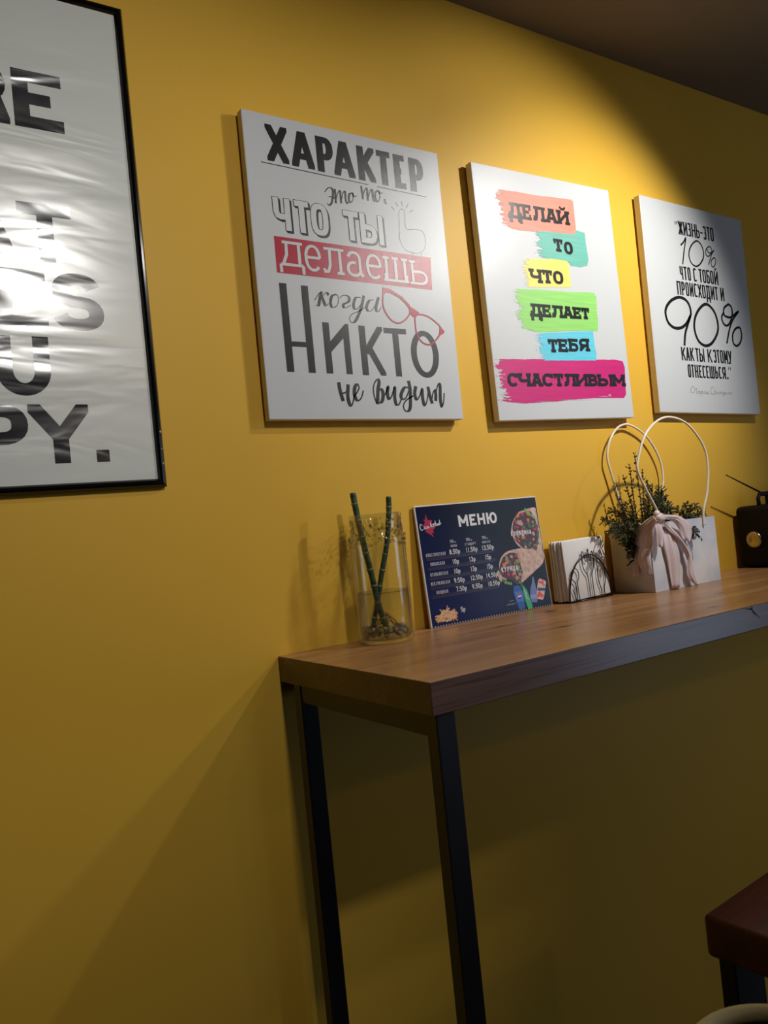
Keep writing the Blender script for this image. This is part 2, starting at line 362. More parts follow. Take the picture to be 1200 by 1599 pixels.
ETO = [[(170.7,464.7),(177.1,472.5),(185.1,475.3),(189.4,469.8),(188.9,462),(186.8,452.4),(183.3,442.6),(177.5,437.8),(174.3,440.7)],[(179.5,455.9),(188.3,456.3),(193.3,453.4)],[(194.6,472.2),(194.7,459.8),(194.3,446.8)],[(194.7,450.5),(201.1,467),(206.7,472.5),(206.9,461.7),(206.9,448.6)],[(208.1,452.5),(213.4,468.9),(218.8,472.3),(218.6,457.3),(221.2,448.3),(227.2,453.9)],[(236.5,472.6),(228.8,468.2),(226.5,456.9),(230.5,451.3),(237,460.1),(237.5,471.1),(239.3,465.1),(245.8,467.7)],[(260.3,489),(260.8,476.4),(261.4,465.4)],[(262.1,468.7),(268.3,483.9),(273.9,488),(274,475.3),(274.2,464.2)],[(275.3,467.5),(282.1,484.5),(287.3,486.9),(287.3,474.1),(289.8,463.3),(295.8,469)],[(301.3,487.5),(294.2,481.6),(293.5,468.7),(298.5,463.1),(305.4,473.7),(303.8,486.3),(307.1,482),(312.3,484.5)],[(317.1,469.7),(318.7,463.5)]]
HAND = [[(333.9,457.5),(339.2,452.4)],[(345,468.9),(350,461.5)],[(361.1,473),(362.2,464.9)],[(378.7,470.7),(372.9,461.6)],[(389.2,458),(380.6,452.9)],[(349.3,422.3),(351.4,447),(357.2,456),(365,455.5),(366.5,444.3),(366.1,414.8),(390.3,416.3),(410.2,414),(416.5,398.2),(411.9,377.7),(396.1,364.3),(376,363.7),(356.9,369.6),(348.6,383.2),(346.6,399.2),(349.3,422.3)]]
KOGDA = [[(123.1,239.1),(132.9,251.9),(139.5,256.1),(135.5,244.6),(130.5,229.2),(125.3,228.8)],[(135.4,243.1),(144.8,251.5),(151.2,256.5),(154.3,253.8)],[(140.7,245.1),(143.3,237.7),(146.9,229.5),(153.6,234)],[(172.8,254.4),(163.6,250),(158.8,237.5),(161.2,227.9),(170.1,229.2),(177.1,238.9),(177.7,251.2),(172.8,254.4)],[(182.7,248.6),(188.6,253.6),(199.3,254.6),(204.7,248.8),(200.7,241.4),(189.4,235.3),(189.4,229.2),(196.5,229.7),(206.1,235.1)],[(231.5,253.2),(220.5,251.7),(213.6,238.7),(214.3,228.9),(221.5,228.5),(231.9,240.2),(237,253.1)],[(239.7,254.8),(232.3,234),(223.9,217.8),(213.2,202.2),(203.9,199.4),(200.4,206.9),(207.6,216.7),(224.6,224.1),(243.3,234.8)],[(264.3,250.6),(252.9,248.1),(244.8,234.9),(247.5,226.4),(256.2,228),(266.1,239.7),(272,252.8)],[(276,254.7),(268.2,235.2),(269.1,227.4),(274.8,227.8),(280.6,236.1)]]
GLASSES = [[(292.7,275.2),(288.7,260.5),(286.5,241.3),(291.5,225.8),(304.9,210.2),(321.7,205.6),(339.3,213.2),(352.6,226.4),(355.5,237.6),(345.3,250.7),(330.3,262.4),(315.8,270.8),(301,275),(292.7,275.2)],[(289.4,279.6),(307.1,278),(338.1,263.1),(357.6,245.2),(351.7,244.8),(330.1,260.8),(308,269.2),(295.9,270),(291.2,262.3),(287.9,266.8)],[(351.9,246.4),(380,232.2),(370.8,222.5),(362.7,221.2),(354.8,227.8)],[(368.1,223.3),(366,198.7),(369.6,179.4),(382.1,166.4),(399.9,163.1),(414.4,171.4),(428.6,186),(436.1,199.8),(424.4,212.9),(401.4,225.6),(379.5,228.3)],[(426.5,213.1),(444.3,195.3),(441.5,190.1),(432.7,186.3),(421.9,175.1),(429.2,191),(431.5,202.8)]]
VIDIT = [[(160.5,71.3),(161.6,58.4),(165.7,41.1)],[(166.5,53),(173.7,54.7),(179.8,59.8)],[(181.4,67.4),(178.5,47.8),(180.6,32.6),(185.1,27.9),(190.4,37.1),(194.2,48),(200.8,54.7),(207.1,64.7),(204.6,72.3),(197.8,66.7),(194.7,52.4),(198,41.1),(204.2,39),(211.4,46.1),(216.6,58.3)],[(246.6,34.3),(242.4,48.7),(242.1,64.3),(247.6,77.7),(254.8,83.5),(257.8,76.8),(254.1,65.6),(252.2,55.5),(249.3,35.5)],[(252.2,55.5),(260.5,63.5),(264.9,55.8),(262.9,42.3),(257.2,35.1),(250.8,36.6)],[(264.2,49),(271.4,53.6),(279.3,68.4),(276.2,55.9),(278.2,42.9),(284.9,47.1),(291.9,60.7),(296,67.6),(293.6,47.2),(295.9,31.9),(302.7,31.5),(308.7,40.6)],[(331.2,67.1),(322.1,68.1),(312.5,56.5),(310,47.4),(315,42.5),(323.9,47.6),(332.7,63.7)],[(333.9,78.6),(335.5,63.8),(333.6,40.9),(330.9,24.9),(324.5,17.5),(316.3,19.1),(314,29.3),(321.5,39.6),(333.5,46.6),(341.5,50.1)],[(350,67.5),(346.5,54.8),(349.8,42.2),(358.3,49.2),(366.8,65.5),(366.4,45.9),(369.7,30.2),(377.1,39.1),(383.6,62.4)],[(384.2,67),(386.6,50.8),(390.2,38)],[(390.6,41.5),(396.1,57.9),(402.1,63.9),(403.1,55.7),(401.7,44)],[(403.7,48.7),(407.5,67.5),(413.8,78.2),(416.9,72.4),(414.3,44.1),(416.4,27.7),(422.3,37.2),(426.1,56.1)]]
TEN = [[(163.8,479.6),(176.9,489.2),(188.6,501.8),(176.5,467),(163,425.7)],[(239.8,500.6),(218.2,489.7),(201.2,470.2),(196,449.8),(204.9,431.1),(225.7,424.8),(247.5,436.1),(263.6,455.6),(266,475.9),(256.8,493.6),(239.8,500.6)],[(295,491),(281.2,481.7),(276.8,467.3),(286.1,461.3),(299.6,468.8),(307.9,481.3),(305.1,489.8),(295,491)],[(285.2,480.9),(290.2,474),(302.4,473),(318.5,482.6),(306.2,470.9),(286.3,437.7)],[(314.8,460.6),(303.2,452.8),(298.1,442.1),(302,432.9),(311.8,434.8),(321,447.3),(321.4,457.6),(314.8,460.6)]]
NINETY = [[(169.5,270.5),(177.4,283.3),(176.4,301.6),(165.4,317.7),(145.4,325.6),(122.3,324.6),(92.1,312.2),(69.7,292.3),(63.8,272.7),(71.5,250.7),(90.2,239),(110.5,236.9),(134.2,242.3),(155.6,256),(174.5,277),(159.9,253.9),(142.8,223.5),(135,194)],[(254.5,317.8),(226.5,305.9),(200.7,281.5),(188.3,253.6),(189.9,226.7),(204.1,204.4),(232.5,195),(262.4,204.3),(288.9,228.5),(301.5,254.5),(296.5,286.8),(279.4,308),(254.5,317.8)],[(364.1,326.9),(343.2,316.1),(335.9,302.7),(339.1,291.6),(355.4,287.8),(372.8,290),(410.6,309),(380.3,283.4),(358.1,253.6),(338.3,211.5)],[(364.1,326.9),(376,321.5),(379.9,306.4),(371.6,282.7),(353.6,264.7),(338.4,262.3),(326.5,271.5),(324.8,286.6),(336.3,300.2)],[(402.3,260.6),(383.7,252.8),(369.7,234),(370.1,211),(386.1,203.8),(405.5,215.7),(415.8,237),(412.7,257.5),(402.3,260.6)]]
SIGN = [[(158.3,73),(150.1,75.2),(142.9,66.5),(144.3,58.1),(154.3,57.7),(160.9,64.6)],[(161.2,71.9),(163,65.9),(170.7,69.8),(166.9,53.9)],[(181.3,62.8),(174.8,59),(176.2,55.4),(183.1,61.6),(184.1,55.6)],[(190.4,63.1),(184.7,47.1)],[(190.2,61.8),(196.8,60.8),(191.9,55.3),(186.3,56.9)],[(200,56),(207,62.3),(207.9,55.7)],[(215,62.5),(210.8,56.3),(218,56.5)],[(224.8,61.6),(218.4,58.9),(223.7,54.7)],[(250.2,75.9),(241.3,75.6),(235.4,64.3),(237.8,54.5),(248.4,57.3)],[(254.9,72.3),(253.5,56.2),(261.1,60.1),(254.7,63.7)],[(266.9,62.8),(267.5,56.6),(273.7,61.7),(274.8,56)],[(280.1,63.1),(279.7,56.1)],[(280.5,60.6),(286.7,63.3),(286.4,56.3)],[(297.4,62.4),(290.9,58.4),(297.8,57.4),(299.9,62.4),(295.5,51),(290.4,50.4)],[(307,62.6),(302.2,58.7),(308.1,56.9),(311.1,62)],[(314.4,57),(320.9,63),(321.5,56.7)],[(325.7,56.8),(331.9,63.3),(332.5,57),(338.5,62.2)]]
BLOCKS = [[(79.2,548.7),(143,551.4),(196,550.9),(229,552.9),(289,555.8),(319.8,557.2),(330.8,553.2),(331.1,531.4),(330.1,482.1),(320.8,467.4),(274.8,466.3),(222.5,464.4),(174.8,459.5),(139.2,457.5),(111.6,458.2),(78.5,464.6),(83.3,474.1),(78.7,488.8),(78.4,509.1),(72,533.7)],[(208.5,468.1),(332.5,479.6),(361.3,476),(360.9,449.8),(364.1,408.8),(357.3,391.6),(330.8,385.2),(300,386.5),(286.3,396.1),(264.4,400.7),(226.6,397.2),(197.4,397),(187.9,405.3),(186.7,420.9),(185.1,433.9),(201.5,446.2),(184.8,454.8)],[(142.6,387.9),(264.4,400.7),(286.5,397.4),(289.5,380.2),(287.6,344.9),(289.3,331.6),(142.8,320.7),(138.4,348.8),(135.8,366.6)],[(104.9,313.7),(170.6,317),(231.7,316.7),(276.9,318.3),(323.5,321.6),(370.9,321.7),(377.9,312.2),(373.8,275.5),(374.2,249.1),(368.1,224),(326.2,223.2),(242.8,218.6),(154.3,211.6),(105.2,220.2),(97.8,253.5),(106.4,269.3),(99.3,290.4),(96.5,299.4)],[(167,210.6),(350.8,223.3),(350.7,185.5),(354.6,165.9),(349.2,147.7),(165.1,143.5),(156.3,169.7),(155.9,194.5),(153.8,208.4)],[(22.7,143.2),(144.1,146.1),(213.3,144.6),(304.6,148.3),(371.3,150.5),(425.4,151.8),(452.2,147.7),(457,131.7),(453.7,97.9),(449.9,60.8),(440.7,51.4),(354.9,52.7),(260.8,48.8),(192.9,43.7),(85.9,39.7),(33.6,43.1),(14.5,47.7),(27.9,58),(13.4,67),(24,84.9),(14.3,99.7),(20.9,117.7),(4.4,125.8),(19.2,132.6)]]
WRAPS = [[(260.4,182.8),(268.7,203.1),(281.6,217.1),(293.8,226.8),(310.8,230.1),(328,233.4),(346.8,233.6),(349.6,222.6),(350.3,191.8),(351.3,158),(347.2,124.8),(324.4,130.1),(291.2,138),(270.6,155),(263.9,170.6)],[(210.8,116.4),(219.6,128.9),(237.9,139.1),(263.9,142),(295.2,141.6),(349.7,130.6),(345.6,103.1),(317.2,86.8),(271.5,64.8),(262,63.3),(244,81.7),(208.1,72.6),(200.9,89.4),(198.8,96.3),(207,102.1)]]
SPRIGS = [((1.307,-0.07,1.16),(1.329,-0.05,1.353),'twig'),((1.307,-0.07,1.16),(1.271,-0.06,1.297),'twig'),((1.307,-0.07,1.16),(1.319,-0.04,1.325),'twig'),((1.307,-0.07,1.16),(1.342,-0.06,1.308),'twig'),((1.307,-0.07,1.16),(1.375,-0.05,1.281),'twig'),((1.307,-0.07,1.16),(1.219,-0.07,1.272),'twig'),((1.307,-0.07,1.16),(1.205,-0.09,1.245),'twig'),((1.285,-0.08,1.164),(1.149,-0.1,1.171),'droop'),((1.285,-0.08,1.164),(1.182,-0.11,1.162),'droop'),((1.285,-0.08,1.164),(1.217,-0.06,1.217),'droop'),((1.285,-0.08,1.164),(1.165,-0.08,1.196),'droop'),((1.285,-0.08,1.164),(1.203,-0.12,1.186),'droop'),((1.285,-0.08,1.164),(1.242,-0.08,1.225),'droop'),((1.351,-0.07,1.156),(1.362,-0.06,1.265),'bushy'),((1.351,-0.07,1.156),(1.405,-0.05,1.26),'bushy'),((1.351,-0.07,1.156),(1.416,-0.06,1.248),'bushy'),((1.351,-0.07,1.156),(1.415,-0.07,1.227),'bushy'),((1.351,-0.07,1.156),(1.408,-0.08,1.205),'bushy'),((1.351,-0.07,1.156),(1.305,-0.09,1.244),'bushy'),((1.351,-0.07,1.156),(1.321,-0.1,1.234),'bushy'),((1.351,-0.07,1.156),(1.343,-0.1,1.22),'bushy'),((1.454,-0.07,1.147),(1.485,-0.05,1.2),'droop'),((1.454,-0.07,1.147),(1.506,-0.06,1.21),'droop'),((1.454,-0.07,1.147),(1.53,-0.07,1.206),'droop'),((1.454,-0.07,1.147),(1.558,-0.07,1.187),'droop'),((1.454,-0.07,1.147),(1.485,-0.12,1.155),'droop'),((1.454,-0.07,1.147),(1.405,-0.15,1.14),'droop'),((1.454,-0.07,1.147),(1.462,-0.1,1.181),'droop')]
RIBBON = [('ribbon_loop',[(1.243,-0.157,1.195),(1.243,-0.132,1.184),(1.243,-0.11,1.168),(1.243,-0.098,1.146),(1.243,-0.099,1.129),(1.243,-0.104,1.121)],[(1.243,-0.165,1.184),(1.243,-0.156,1.168),(1.243,-0.152,1.148),(1.243,-0.149,1.134),(1.243,-0.146,1.122),(1.243,-0.143,1.115)],-1),('ribbon_loop',[(1.243,-0.104,1.121),(1.243,-0.099,1.101),(1.243,-0.099,1.081),(1.243,-0.107,1.068),(1.243,-0.118,1.058)],[(1.243,-0.145,1.119),(1.243,-0.136,1.107),(1.243,-0.136,1.085),(1.243,-0.137,1.066),(1.243,-0.139,1.052)],-1),('ribbon_tail',[(1.243,-0.099,1.119),(1.243,-0.088,1.082),(1.243,-0.072,1.045)],[(1.243,-0.102,1.101),(1.243,-0.096,1.074),(1.243,-0.097,1.056)],-1),('ribbon_tongue',[(1.247,-0.15,1.182),(1.25,-0.15,1.155),(1.252,-0.15,1.128),(1.258,-0.15,1.119)],[(1.28,-0.15,1.182),(1.279,-0.15,1.153),(1.274,-0.15,1.126),(1.267,-0.15,1.116)],1),('ribbon_tail',[(1.286,-0.139,1.165),(1.289,-0.139,1.115),(1.297,-0.139,1.075),(1.304,-0.139,1.013)],[(1.334,-0.139,1.161),(1.348,-0.139,1.119),(1.352,-0.139,1.084),(1.337,-0.139,1.013)],1),('ribbon_loop',[(1.274,-0.152,1.196),(1.306,-0.152,1.193),(1.344,-0.152,1.187),(1.374,-0.152,1.171),(1.389,-0.152,1.151),(1.385,-0.152,1.131),(1.368,-0.152,1.117)],[(1.277,-0.152,1.182),(1.3,-0.152,1.182),(1.321,-0.152,1.175),(1.336,-0.152,1.16),(1.341,-0.152,1.145),(1.347,-0.152,1.132),(1.362,-0.152,1.126)],1),('ribbon_tail',[(1.281,-0.146,1.18),(1.307,-0.146,1.153),(1.335,-0.146,1.13),(1.363,-0.146,1.082),(1.359,-0.146,1.038),(1.389,-0.146,1.011)],[(1.296,-0.146,1.181),(1.33,-0.146,1.151),(1.357,-0.146,1.118),(1.373,-0.146,1.097),(1.382,-0.146,1.065),(1.393,-0.146,1.01)],1)]
QUOTES=[(144.5,543.5),(151,544.1),(331.5,137.3),(340,137)]


# ---------------------------------------------------------------- materials
wall_m = newmat('yellow_wall_paint', (222, 175, 64), 0.45, spec=0.22)
add_noise(wall_m, (1.3, 1.3, 1.3), (219, 171, 59), (225, 178, 65), bump=0.12, bscale=420, dist=0.0006)
ceil_m = add_noise(newmat('ceiling_paint', (120, 108, 92), 0.8), (2, 2, 2), (118, 106, 90), (126, 113, 96))
floor_m = add_noise(newmat('floor_tile', (92, 76, 62), 0.5), (3, 3, 3), (84, 68, 54), (100, 84, 70))
canvas_m = newmat('white_canvas', (200, 202, 203), 0.30, spec=0.5)
def weave(m):
    t, N, L, b = nt(m); tc = N.new('ShaderNodeTexCoord')
    out = []
    for ax in ('X', 'Z'):
        wv_ = N.new('ShaderNodeTexWave'); wv_.bands_direction = ax; wv_.inputs['Scale'].default_value = 260; wv_.inputs['Distortion'].default_value = 1.0
        L.new(tc.outputs['Object'], wv_.inputs['Vector']); out.append(wv_)
    ad = N.new('ShaderNodeMath'); ad.operation = 'ADD'; L.new(out[0].outputs['Fac'], ad.inputs[0]); L.new(out[1].outputs['Fac'], ad.inputs[1])
    bp = N.new('ShaderNodeBump'); bp.inputs['Strength'].default_value = 0.15; bp.inputs['Distance'].default_value = 0.0003
    L.new(ad.outputs[0], bp.inputs['Height']); L.new(bp.outputs[0], b.inputs['Normal'])
weave(canvas_m)
edge_m = newmat('canvas_side', (226, 216, 192), 0.7)
pine_m = add_noise(newmat('raw_pine', (176, 138, 92), 0.7), (3, 60, 60), (160, 122, 78), (190, 152, 104))
def inkm(n, c, r=0.27): m = newmat(n, c, r, spec=0.5); weave(m); return m
black_ink = inkm('black_ink', (30, 29, 31)); crimson_ink = inkm('crimson_ink', (176, 22, 52)); white_ink = inkm('white_ink', (204, 206, 206))
glare_grey_ink = inkm('glare_grey_ink', (120, 120, 122))  # glare washing out the printed hand and rays is put into this grey
frame_m = newmat('black_lacquer', (10, 10, 12), 0.12, spec=0.6)
paper_m = newmat('poster_paper', (218, 220, 213), 0.23, spec=0.95)
gloss_ink = newmat('gloss_black_ink', (32, 32, 37), 0.2, spec=1.0)
def ripple(m, dist, s=(2.2, 1, 9)):
    t, N, L, b = nt(m); tc = N.new('ShaderNodeTexCoord'); mp = N.new('ShaderNodeMapping'); mp.inputs['Scale'].default_value = s
    L.new(tc.outputs['Object'], mp.inputs['Vector']); n = N.new('ShaderNodeTexNoise'); n.inputs['Scale'].default_value = 1.6; n.inputs['Detail'].default_value = 2.5
    n.inputs['Distortion'].default_value = 0.6
    L.new(mp.outputs[0], n.inputs['Vector']); bp = N.new('ShaderNodeBump'); bp.inputs['Strength'].default_value = 1.0; bp.inputs['Distance'].default_value = dist
    L.new(n.outputs['Fac'], bp.inputs['Height']); L.new(bp.outputs[0], b.inputs['Normal'])
ripple(paper_m, 0.003); ripple(gloss_ink, 0.0055)

def wood(name, c1, c2, c3, rough, sc=(1.2, 22, 22), knots=()):
    m = newmat(name, c1, rough); t, N, L, b = nt(m)
    tc = N.new('ShaderNodeTexCoord'); mp = N.new('ShaderNodeMapping'); mp.inputs['Scale'].default_value = sc
    L.new(tc.outputs['Object'], mp.inputs['Vector'])
    n = N.new('ShaderNodeTexNoise'); n.inputs['Scale'].default_value = 1.0; n.inputs['Detail'].default_value = 5; n.inputs['Distortion'].default_value = 0.8
    L.new(mp.outputs[0], n.inputs['Vector'])
    r = N.new('ShaderNodeValToRGB'); r.color_ramp.elements[0].position = 0.3; r.color_ramp.elements[1].position = 0.72
    r.color_ramp.elements[0].color = (*lin(c1), 1); r.color_ramp.elements[1].color = (*lin(c3), 1)
    e_ = r.color_ramp.elements.new(0.5); e_.color = (*lin(c2), 1)
    L.new(n.outputs['Fac'], r.inputs['Fac'])
    col = r.outputs[0]
    # fine dark pores
    mp2 = N.new('ShaderNodeMapping'); mp2.inputs['Scale'].default_value = (sc[0]*5, sc[1]*12, sc[2]*12)
    L.new(tc.outputs['Object'], mp2.inputs['Vector']); n2 = N.new('ShaderNodeTexNoise'); n2.inputs['Scale'].default_value = 1.0; n2.inputs['Detail'].default_value = 2
    L.new(mp2.outputs[0], n2.inputs['Vector'])
    r2 = N.new('ShaderNodeValToRGB'); r2.color_ramp.elements[0].position = 0.30; r2.color_ramp.elements[1].position = 0.48
    r2.color_ramp.elements[0].color = (0.62, 0.55, 0.5, 1); r2.color_ramp.elements[1].color = (1, 1, 1, 1)
    L.new(n2.outputs['Fac'], r2.inputs['Fac'])
    mx = N.new('ShaderNodeMixRGB'); mx.blend_type = 'MULTIPLY'; mx.inputs[0].default_value = 1.0
    L.new(col, mx.inputs[1]); L.new(r2.outputs[0], mx.inputs[2]); col = mx.outputs[0]
    for (kx, ky, kz, kr) in knots:
        vs = N.new('ShaderNodeVectorMath'); vs.operation = 'SUBTRACT'; vs.inputs[1].default_value = (kx, ky, kz); L.new(tc.outputs['Object'], vs.inputs[0])
        vm = N.new('ShaderNodeVectorMath'); vm.operation = 'MULTIPLY'; vm.inputs[1].default_value = (0.45/kr, 1/kr, 1/kr); L.new(vs.outputs[0], vm.inputs[0])
        ln = N.new('ShaderNodeVectorMath'); ln.operation = 'LENGTH'; L.new(vm.outputs[0], ln.inputs[0])
        rk = N.new('ShaderNodeValToRGB'); rk.color_ramp.elements[0].position = 0.25; rk.color_ramp.elements[1].position = 1.0
        rk.color_ramp.elements[0].color = (0.25, 0.16, 0.12, 1); rk.color_ramp.elements[1].color = (1, 1, 1, 1)
        L.new(ln.outputs['Value'], rk.inputs['Fac'])
        mk = N.new('ShaderNodeMixRGB'); mk.blend_type = 'MULTIPLY'; mk.inputs[0].default_value = 1.0
        L.new(col, mk.inputs[1]); L.new(rk.outputs[0], mk.inputs[2]); col = mk.outputs[0]
    L.new(col, b.inputs['Base Color'])
    bp = N.new('ShaderNodeBump'); bp.inputs['Strength'].default_value = 0.12; bp.inputs['Distance'].default_value = 0.0008
    L.new(n2.outputs['Fac'], bp.inputs['Height']); L.new(bp.outputs[0], b.inputs['Normal'])
    return m
table_wood = wood('lacquered_pine', (146, 104, 64), (174, 128, 84), (194, 150, 104), 0.30,
                  knots=[(0.62, -0.10, 0, .014), (0.46, -0.30, 0, .012), (0.95, -0.30, 0, .010), (0.75, -0.42, 0, .012), (0.42, -0.475, -0.02, .012), (0.42, -0.16, 0, .008)])
edge_wood = wood('dark_brown_edge', (74, 54, 50), (92, 70, 64), (106, 84, 78), 0.24)  # darker brown than the top, for the tabletop's sides and underside
stool_wood = wood('dark_red_wood', (78, 38, 28), (96, 48, 34), (120, 62, 44), 0.4)
steel_m = add_noise(newmat('black_steel', (22, 23, 28), 0.38, spec=0.5), (20, 20, 4), bump=0.1)
wire_m = newmat('black_wire', (14, 14, 16), 0.3)
napkin_m = add_noise(newmat('white_tissue', (232, 230, 228), 0.9), (90, 90, 90), bump=0.25, dist=0.0005)
satin_m = newmat('pink_satin', (226, 204, 204), 0.27, spec=0.8); satin_m.node_tree.nodes['Principled BSDF'].inputs['Sheen Weight'].default_value = 0.4
cord_m = newmat('white_plastic_cord', (236, 226, 208), 0.25)
bag_m = add_noise(newmat('marbled_card', (226, 224, 228), 0.5), (9, 9, 9), (200, 202, 216), (238, 236, 236), detail=6)
needle_m = add_noise(newmat('evergreen_scales', (52, 66, 44), 0.55), (60, 60, 60), (40, 50, 30), (96, 104, 60))
twig_m = add_noise(newmat('twig_bark', (70, 46, 34), 0.7), (60, 60, 60), (50, 30, 24), (92, 62, 44))
radio_m = newmat('black_plastic', (8, 8, 9), 0.55, spec=0.2); chrome_m = newmat('brushed_chrome', (190, 180, 160), 0.25, metal=1.0)
def glassm(name, ior, rough=0.0, col=(1, 1, 1)):
    m = newmat(name, (255, 255, 255), rough); b = m.node_tree.nodes['Principled BSDF']
    b.inputs['Base Color'].default_value = (*col, 1); b.inputs['Transmission Weight'].default_value = 1.0; b.inputs['IOR'].default_value = ior; return m
def thin_glass(name, tint, refr, ior, edge, rough=0.02):
    m = bpy.data.materials.new(name); m.use_nodes = True; N = m.node_tree.nodes; L = m.node_tree.links; N.clear()
    out = N.new('ShaderNodeOutputMaterial'); tr = N.new('ShaderNodeBsdfTransparent'); tr.inputs[0].default_value = (*tint, 1)
    rf = N.new('ShaderNodeBsdfRefraction'); rf.inputs['IOR'].default_value = ior; rf.inputs['Roughness'].default_value = 0.0; rf.inputs['Color'].default_value = (*tint, 1)
    gl = N.new('ShaderNodeBsdfGlossy'); gl.inputs['Roughness'].default_value = rough
    lw = N.new('ShaderNodeLayerWeight'); lw.inputs['Blend'].default_value = 0.5; pw = N.new('ShaderNodeMath'); pw.operation = 'POWER'; pw.inputs[1].default_value = 2.6
    L.new(lw.outputs['Facing'], pw.inputs[0]); sc = N.new('ShaderNodeMath'); sc.operation = 'MULTIPLY_ADD'; sc.inputs[1].default_value = edge; sc.inputs[2].default_value = 0.05
    L.new(pw.outputs[0], sc.inputs[0])
    m1 = N.new('ShaderNodeMixShader'); m1.inputs[0].default_value = refr; L.new(tr.outputs[0], m1.inputs[1]); L.new(rf.outputs[0], m1.inputs[2])
    m2 = N.new('ShaderNodeMixShader'); L.new(sc.outputs[0], m2.inputs[0]); L.new(m1.outputs[0], m2.inputs[1]); L.new(gl.outputs[0], m2.inputs[2])
    L.new(m2.outputs[0], out.inputs['Surface']); return m
glass_m = thin_glass('clear_glass', (0.965, 0.975, 0.96), 0.0, 1.45, 0.85); water_m = thin_glass('water', (0.97, 0.975, 0.95), 0.35, 1.12, 0.3)
bead_m = thin_glass('glass_bead', (0.93, 0.94, 0.92), 0.35, 1.5, 0.5)
bamboo_m = add_noise(newmat('bamboo_green', (40, 62, 36), 0.4), (40, 40, 120), (28, 44, 26), (66, 88, 50))
ring_m = newmat('bamboo_node', (112, 116, 84), 0.6)
pebble_m = add_noise(newmat('pebbles', (110, 104, 70), 0.6), (140, 140, 140), (70, 76, 40), (178, 162, 112), detail=2)
root_m = newmat('red_roots', (96, 44, 28), 0.6)

# ---------------------------------------------------------------- structure
FZ = -0.26       # floor level; heights are counted from a hand's breadth above it
m = MB(); m.box((-3.0, 0, FZ-.02), (5.5, 0.12, 2.445)); struct(m.build('wall_back', wall_m))
m = MB(); m.box((-3.0, -5.0, 2.445), (5.5, 0.12, 2.52)); struct(m.build('ceiling', ceil_m))
m = MB(); m.box((-3.0, -5.0, FZ-0.08), (5.5, 0.12, FZ)); struct(m.build('floor', floor_m))

# ---------------------------------------------------------------- framed poster
PX0, PX1, PZ0, PZ1 = -0.495, 0.107, 1.3565, 2.185
post = thing('framed_poster', 'large white poster with bold black English capitals in a black frame, far left', 'poster', (PX0, -0.0005, PZ0))
PW, PH = PX1-PX0, PZ1-PZ0; fw = 0.0145
m = MB(); m.box((-0.006, -0.006, -0.006), (PW+0.006, 0.0, PH+0.006)); m.build('backing_board', add_noise(newmat('hardboard', (110, 84, 58), 0.8), (30, 30, 30), (100, 76, 52), (120, 92, 64)), post)
m = MB(); m.box((-0.004, -0.0088, -0.004), (PW+0.004, -0.0062, PH+0.004)); m.build('poster_sheet', paper_m, post)
def rail(a, b, inn):        # a,b inner corners; rounded moulding with mitred ends
    a = Vector(a); b = Vector(b); d = (b-a).normalized(); n_ = Vector(inn)
    m = MB(); prof = [(0, 0), (0, .009), (.003, .0135), (.007, .016), (.011, .0145), (.0145, .010), (.0145, 0)]
    rings = []
    for end, s_ in ((a, -1), (b, 1)):
        rings.append([m.bm.verts.new((end.x-n_.x*p+d.x*s_*p, -q, end.z-n_.z*p+d.z*s_*p)) for p, q in prof])
    k = len(prof)
    for i in range(k): m.bm.faces.new((rings[0][i], rings[0][(i+1) % k], rings[1][(i+1) % k], rings[1][i]))
    m.bm.faces.new(rings[0]); m.bm.faces.new(rings[1][::-1])
    return m.build('frame_rail', frame_m, post)
C4 = [(0, 0, 0), (PW, 0, 0), (PW, 0, PH), (0, 0, PH)]
for i, n_ in enumerate([(0, 0, 1), (-1, 0, 0), (0, 0, -1), (1, 0, 0)]): rail(C4[i], C4[(i+1) % 4], n_)
chip_m = newmat('bare_chips', (196, 190, 178), 0.7)
for z, s_ in ((0.082, .0022), (0.052, .0014), (0.026, .0018)):
    m = MB(); m.blob((PW+0.010, -0.0150, z), (s_*.8, .0008, s_), 1); m.build('paint_chip', chip_m, post)
LW = {'M': 1.18, 'W': 1.45, 'A': 1.15, 'O': 1.22, 'E': 1.0, 'R': 1.1, 'H': 1.06, 'T': 1.08, 'K': 1.12, 'S': 1.08, 'Y': 1.22, 'U': 1.06, 'P': 1.06, 'D': 1.12, 'F': .95}
def prow(text, right, y, hh):       # right end in world mm, set right to left
    x = right; rows = []
    for c in reversed(text):
        if c == '.': w_ = 21.5
        else: w_ = 78*LW[c]
        rows.append((c, x-w_, x, y, y+hh)); x -= w_+(7 if c != 'Y' else 1)
        if c == '.': x += 0
    return rows
for text, right, z in (('DO', -120, 2064), ('MORE', 4, 1951), ('OF', -120, 1838), ('WHAT', 0, 1726), ('MAKES', 41, 1613), ('YOU', -54, 1502), ('HAPPY.', 28, 1390)):
    ink = Ink(0.0001); rows = prow(text, right-PX0*1000, z-PZ0*1000, 98)
    words(ink, rows, 25, 20.5, e=2.25)
    o = ink.build('lettering', gloss_ink, post); o.location = (0, -0.0088, 0)

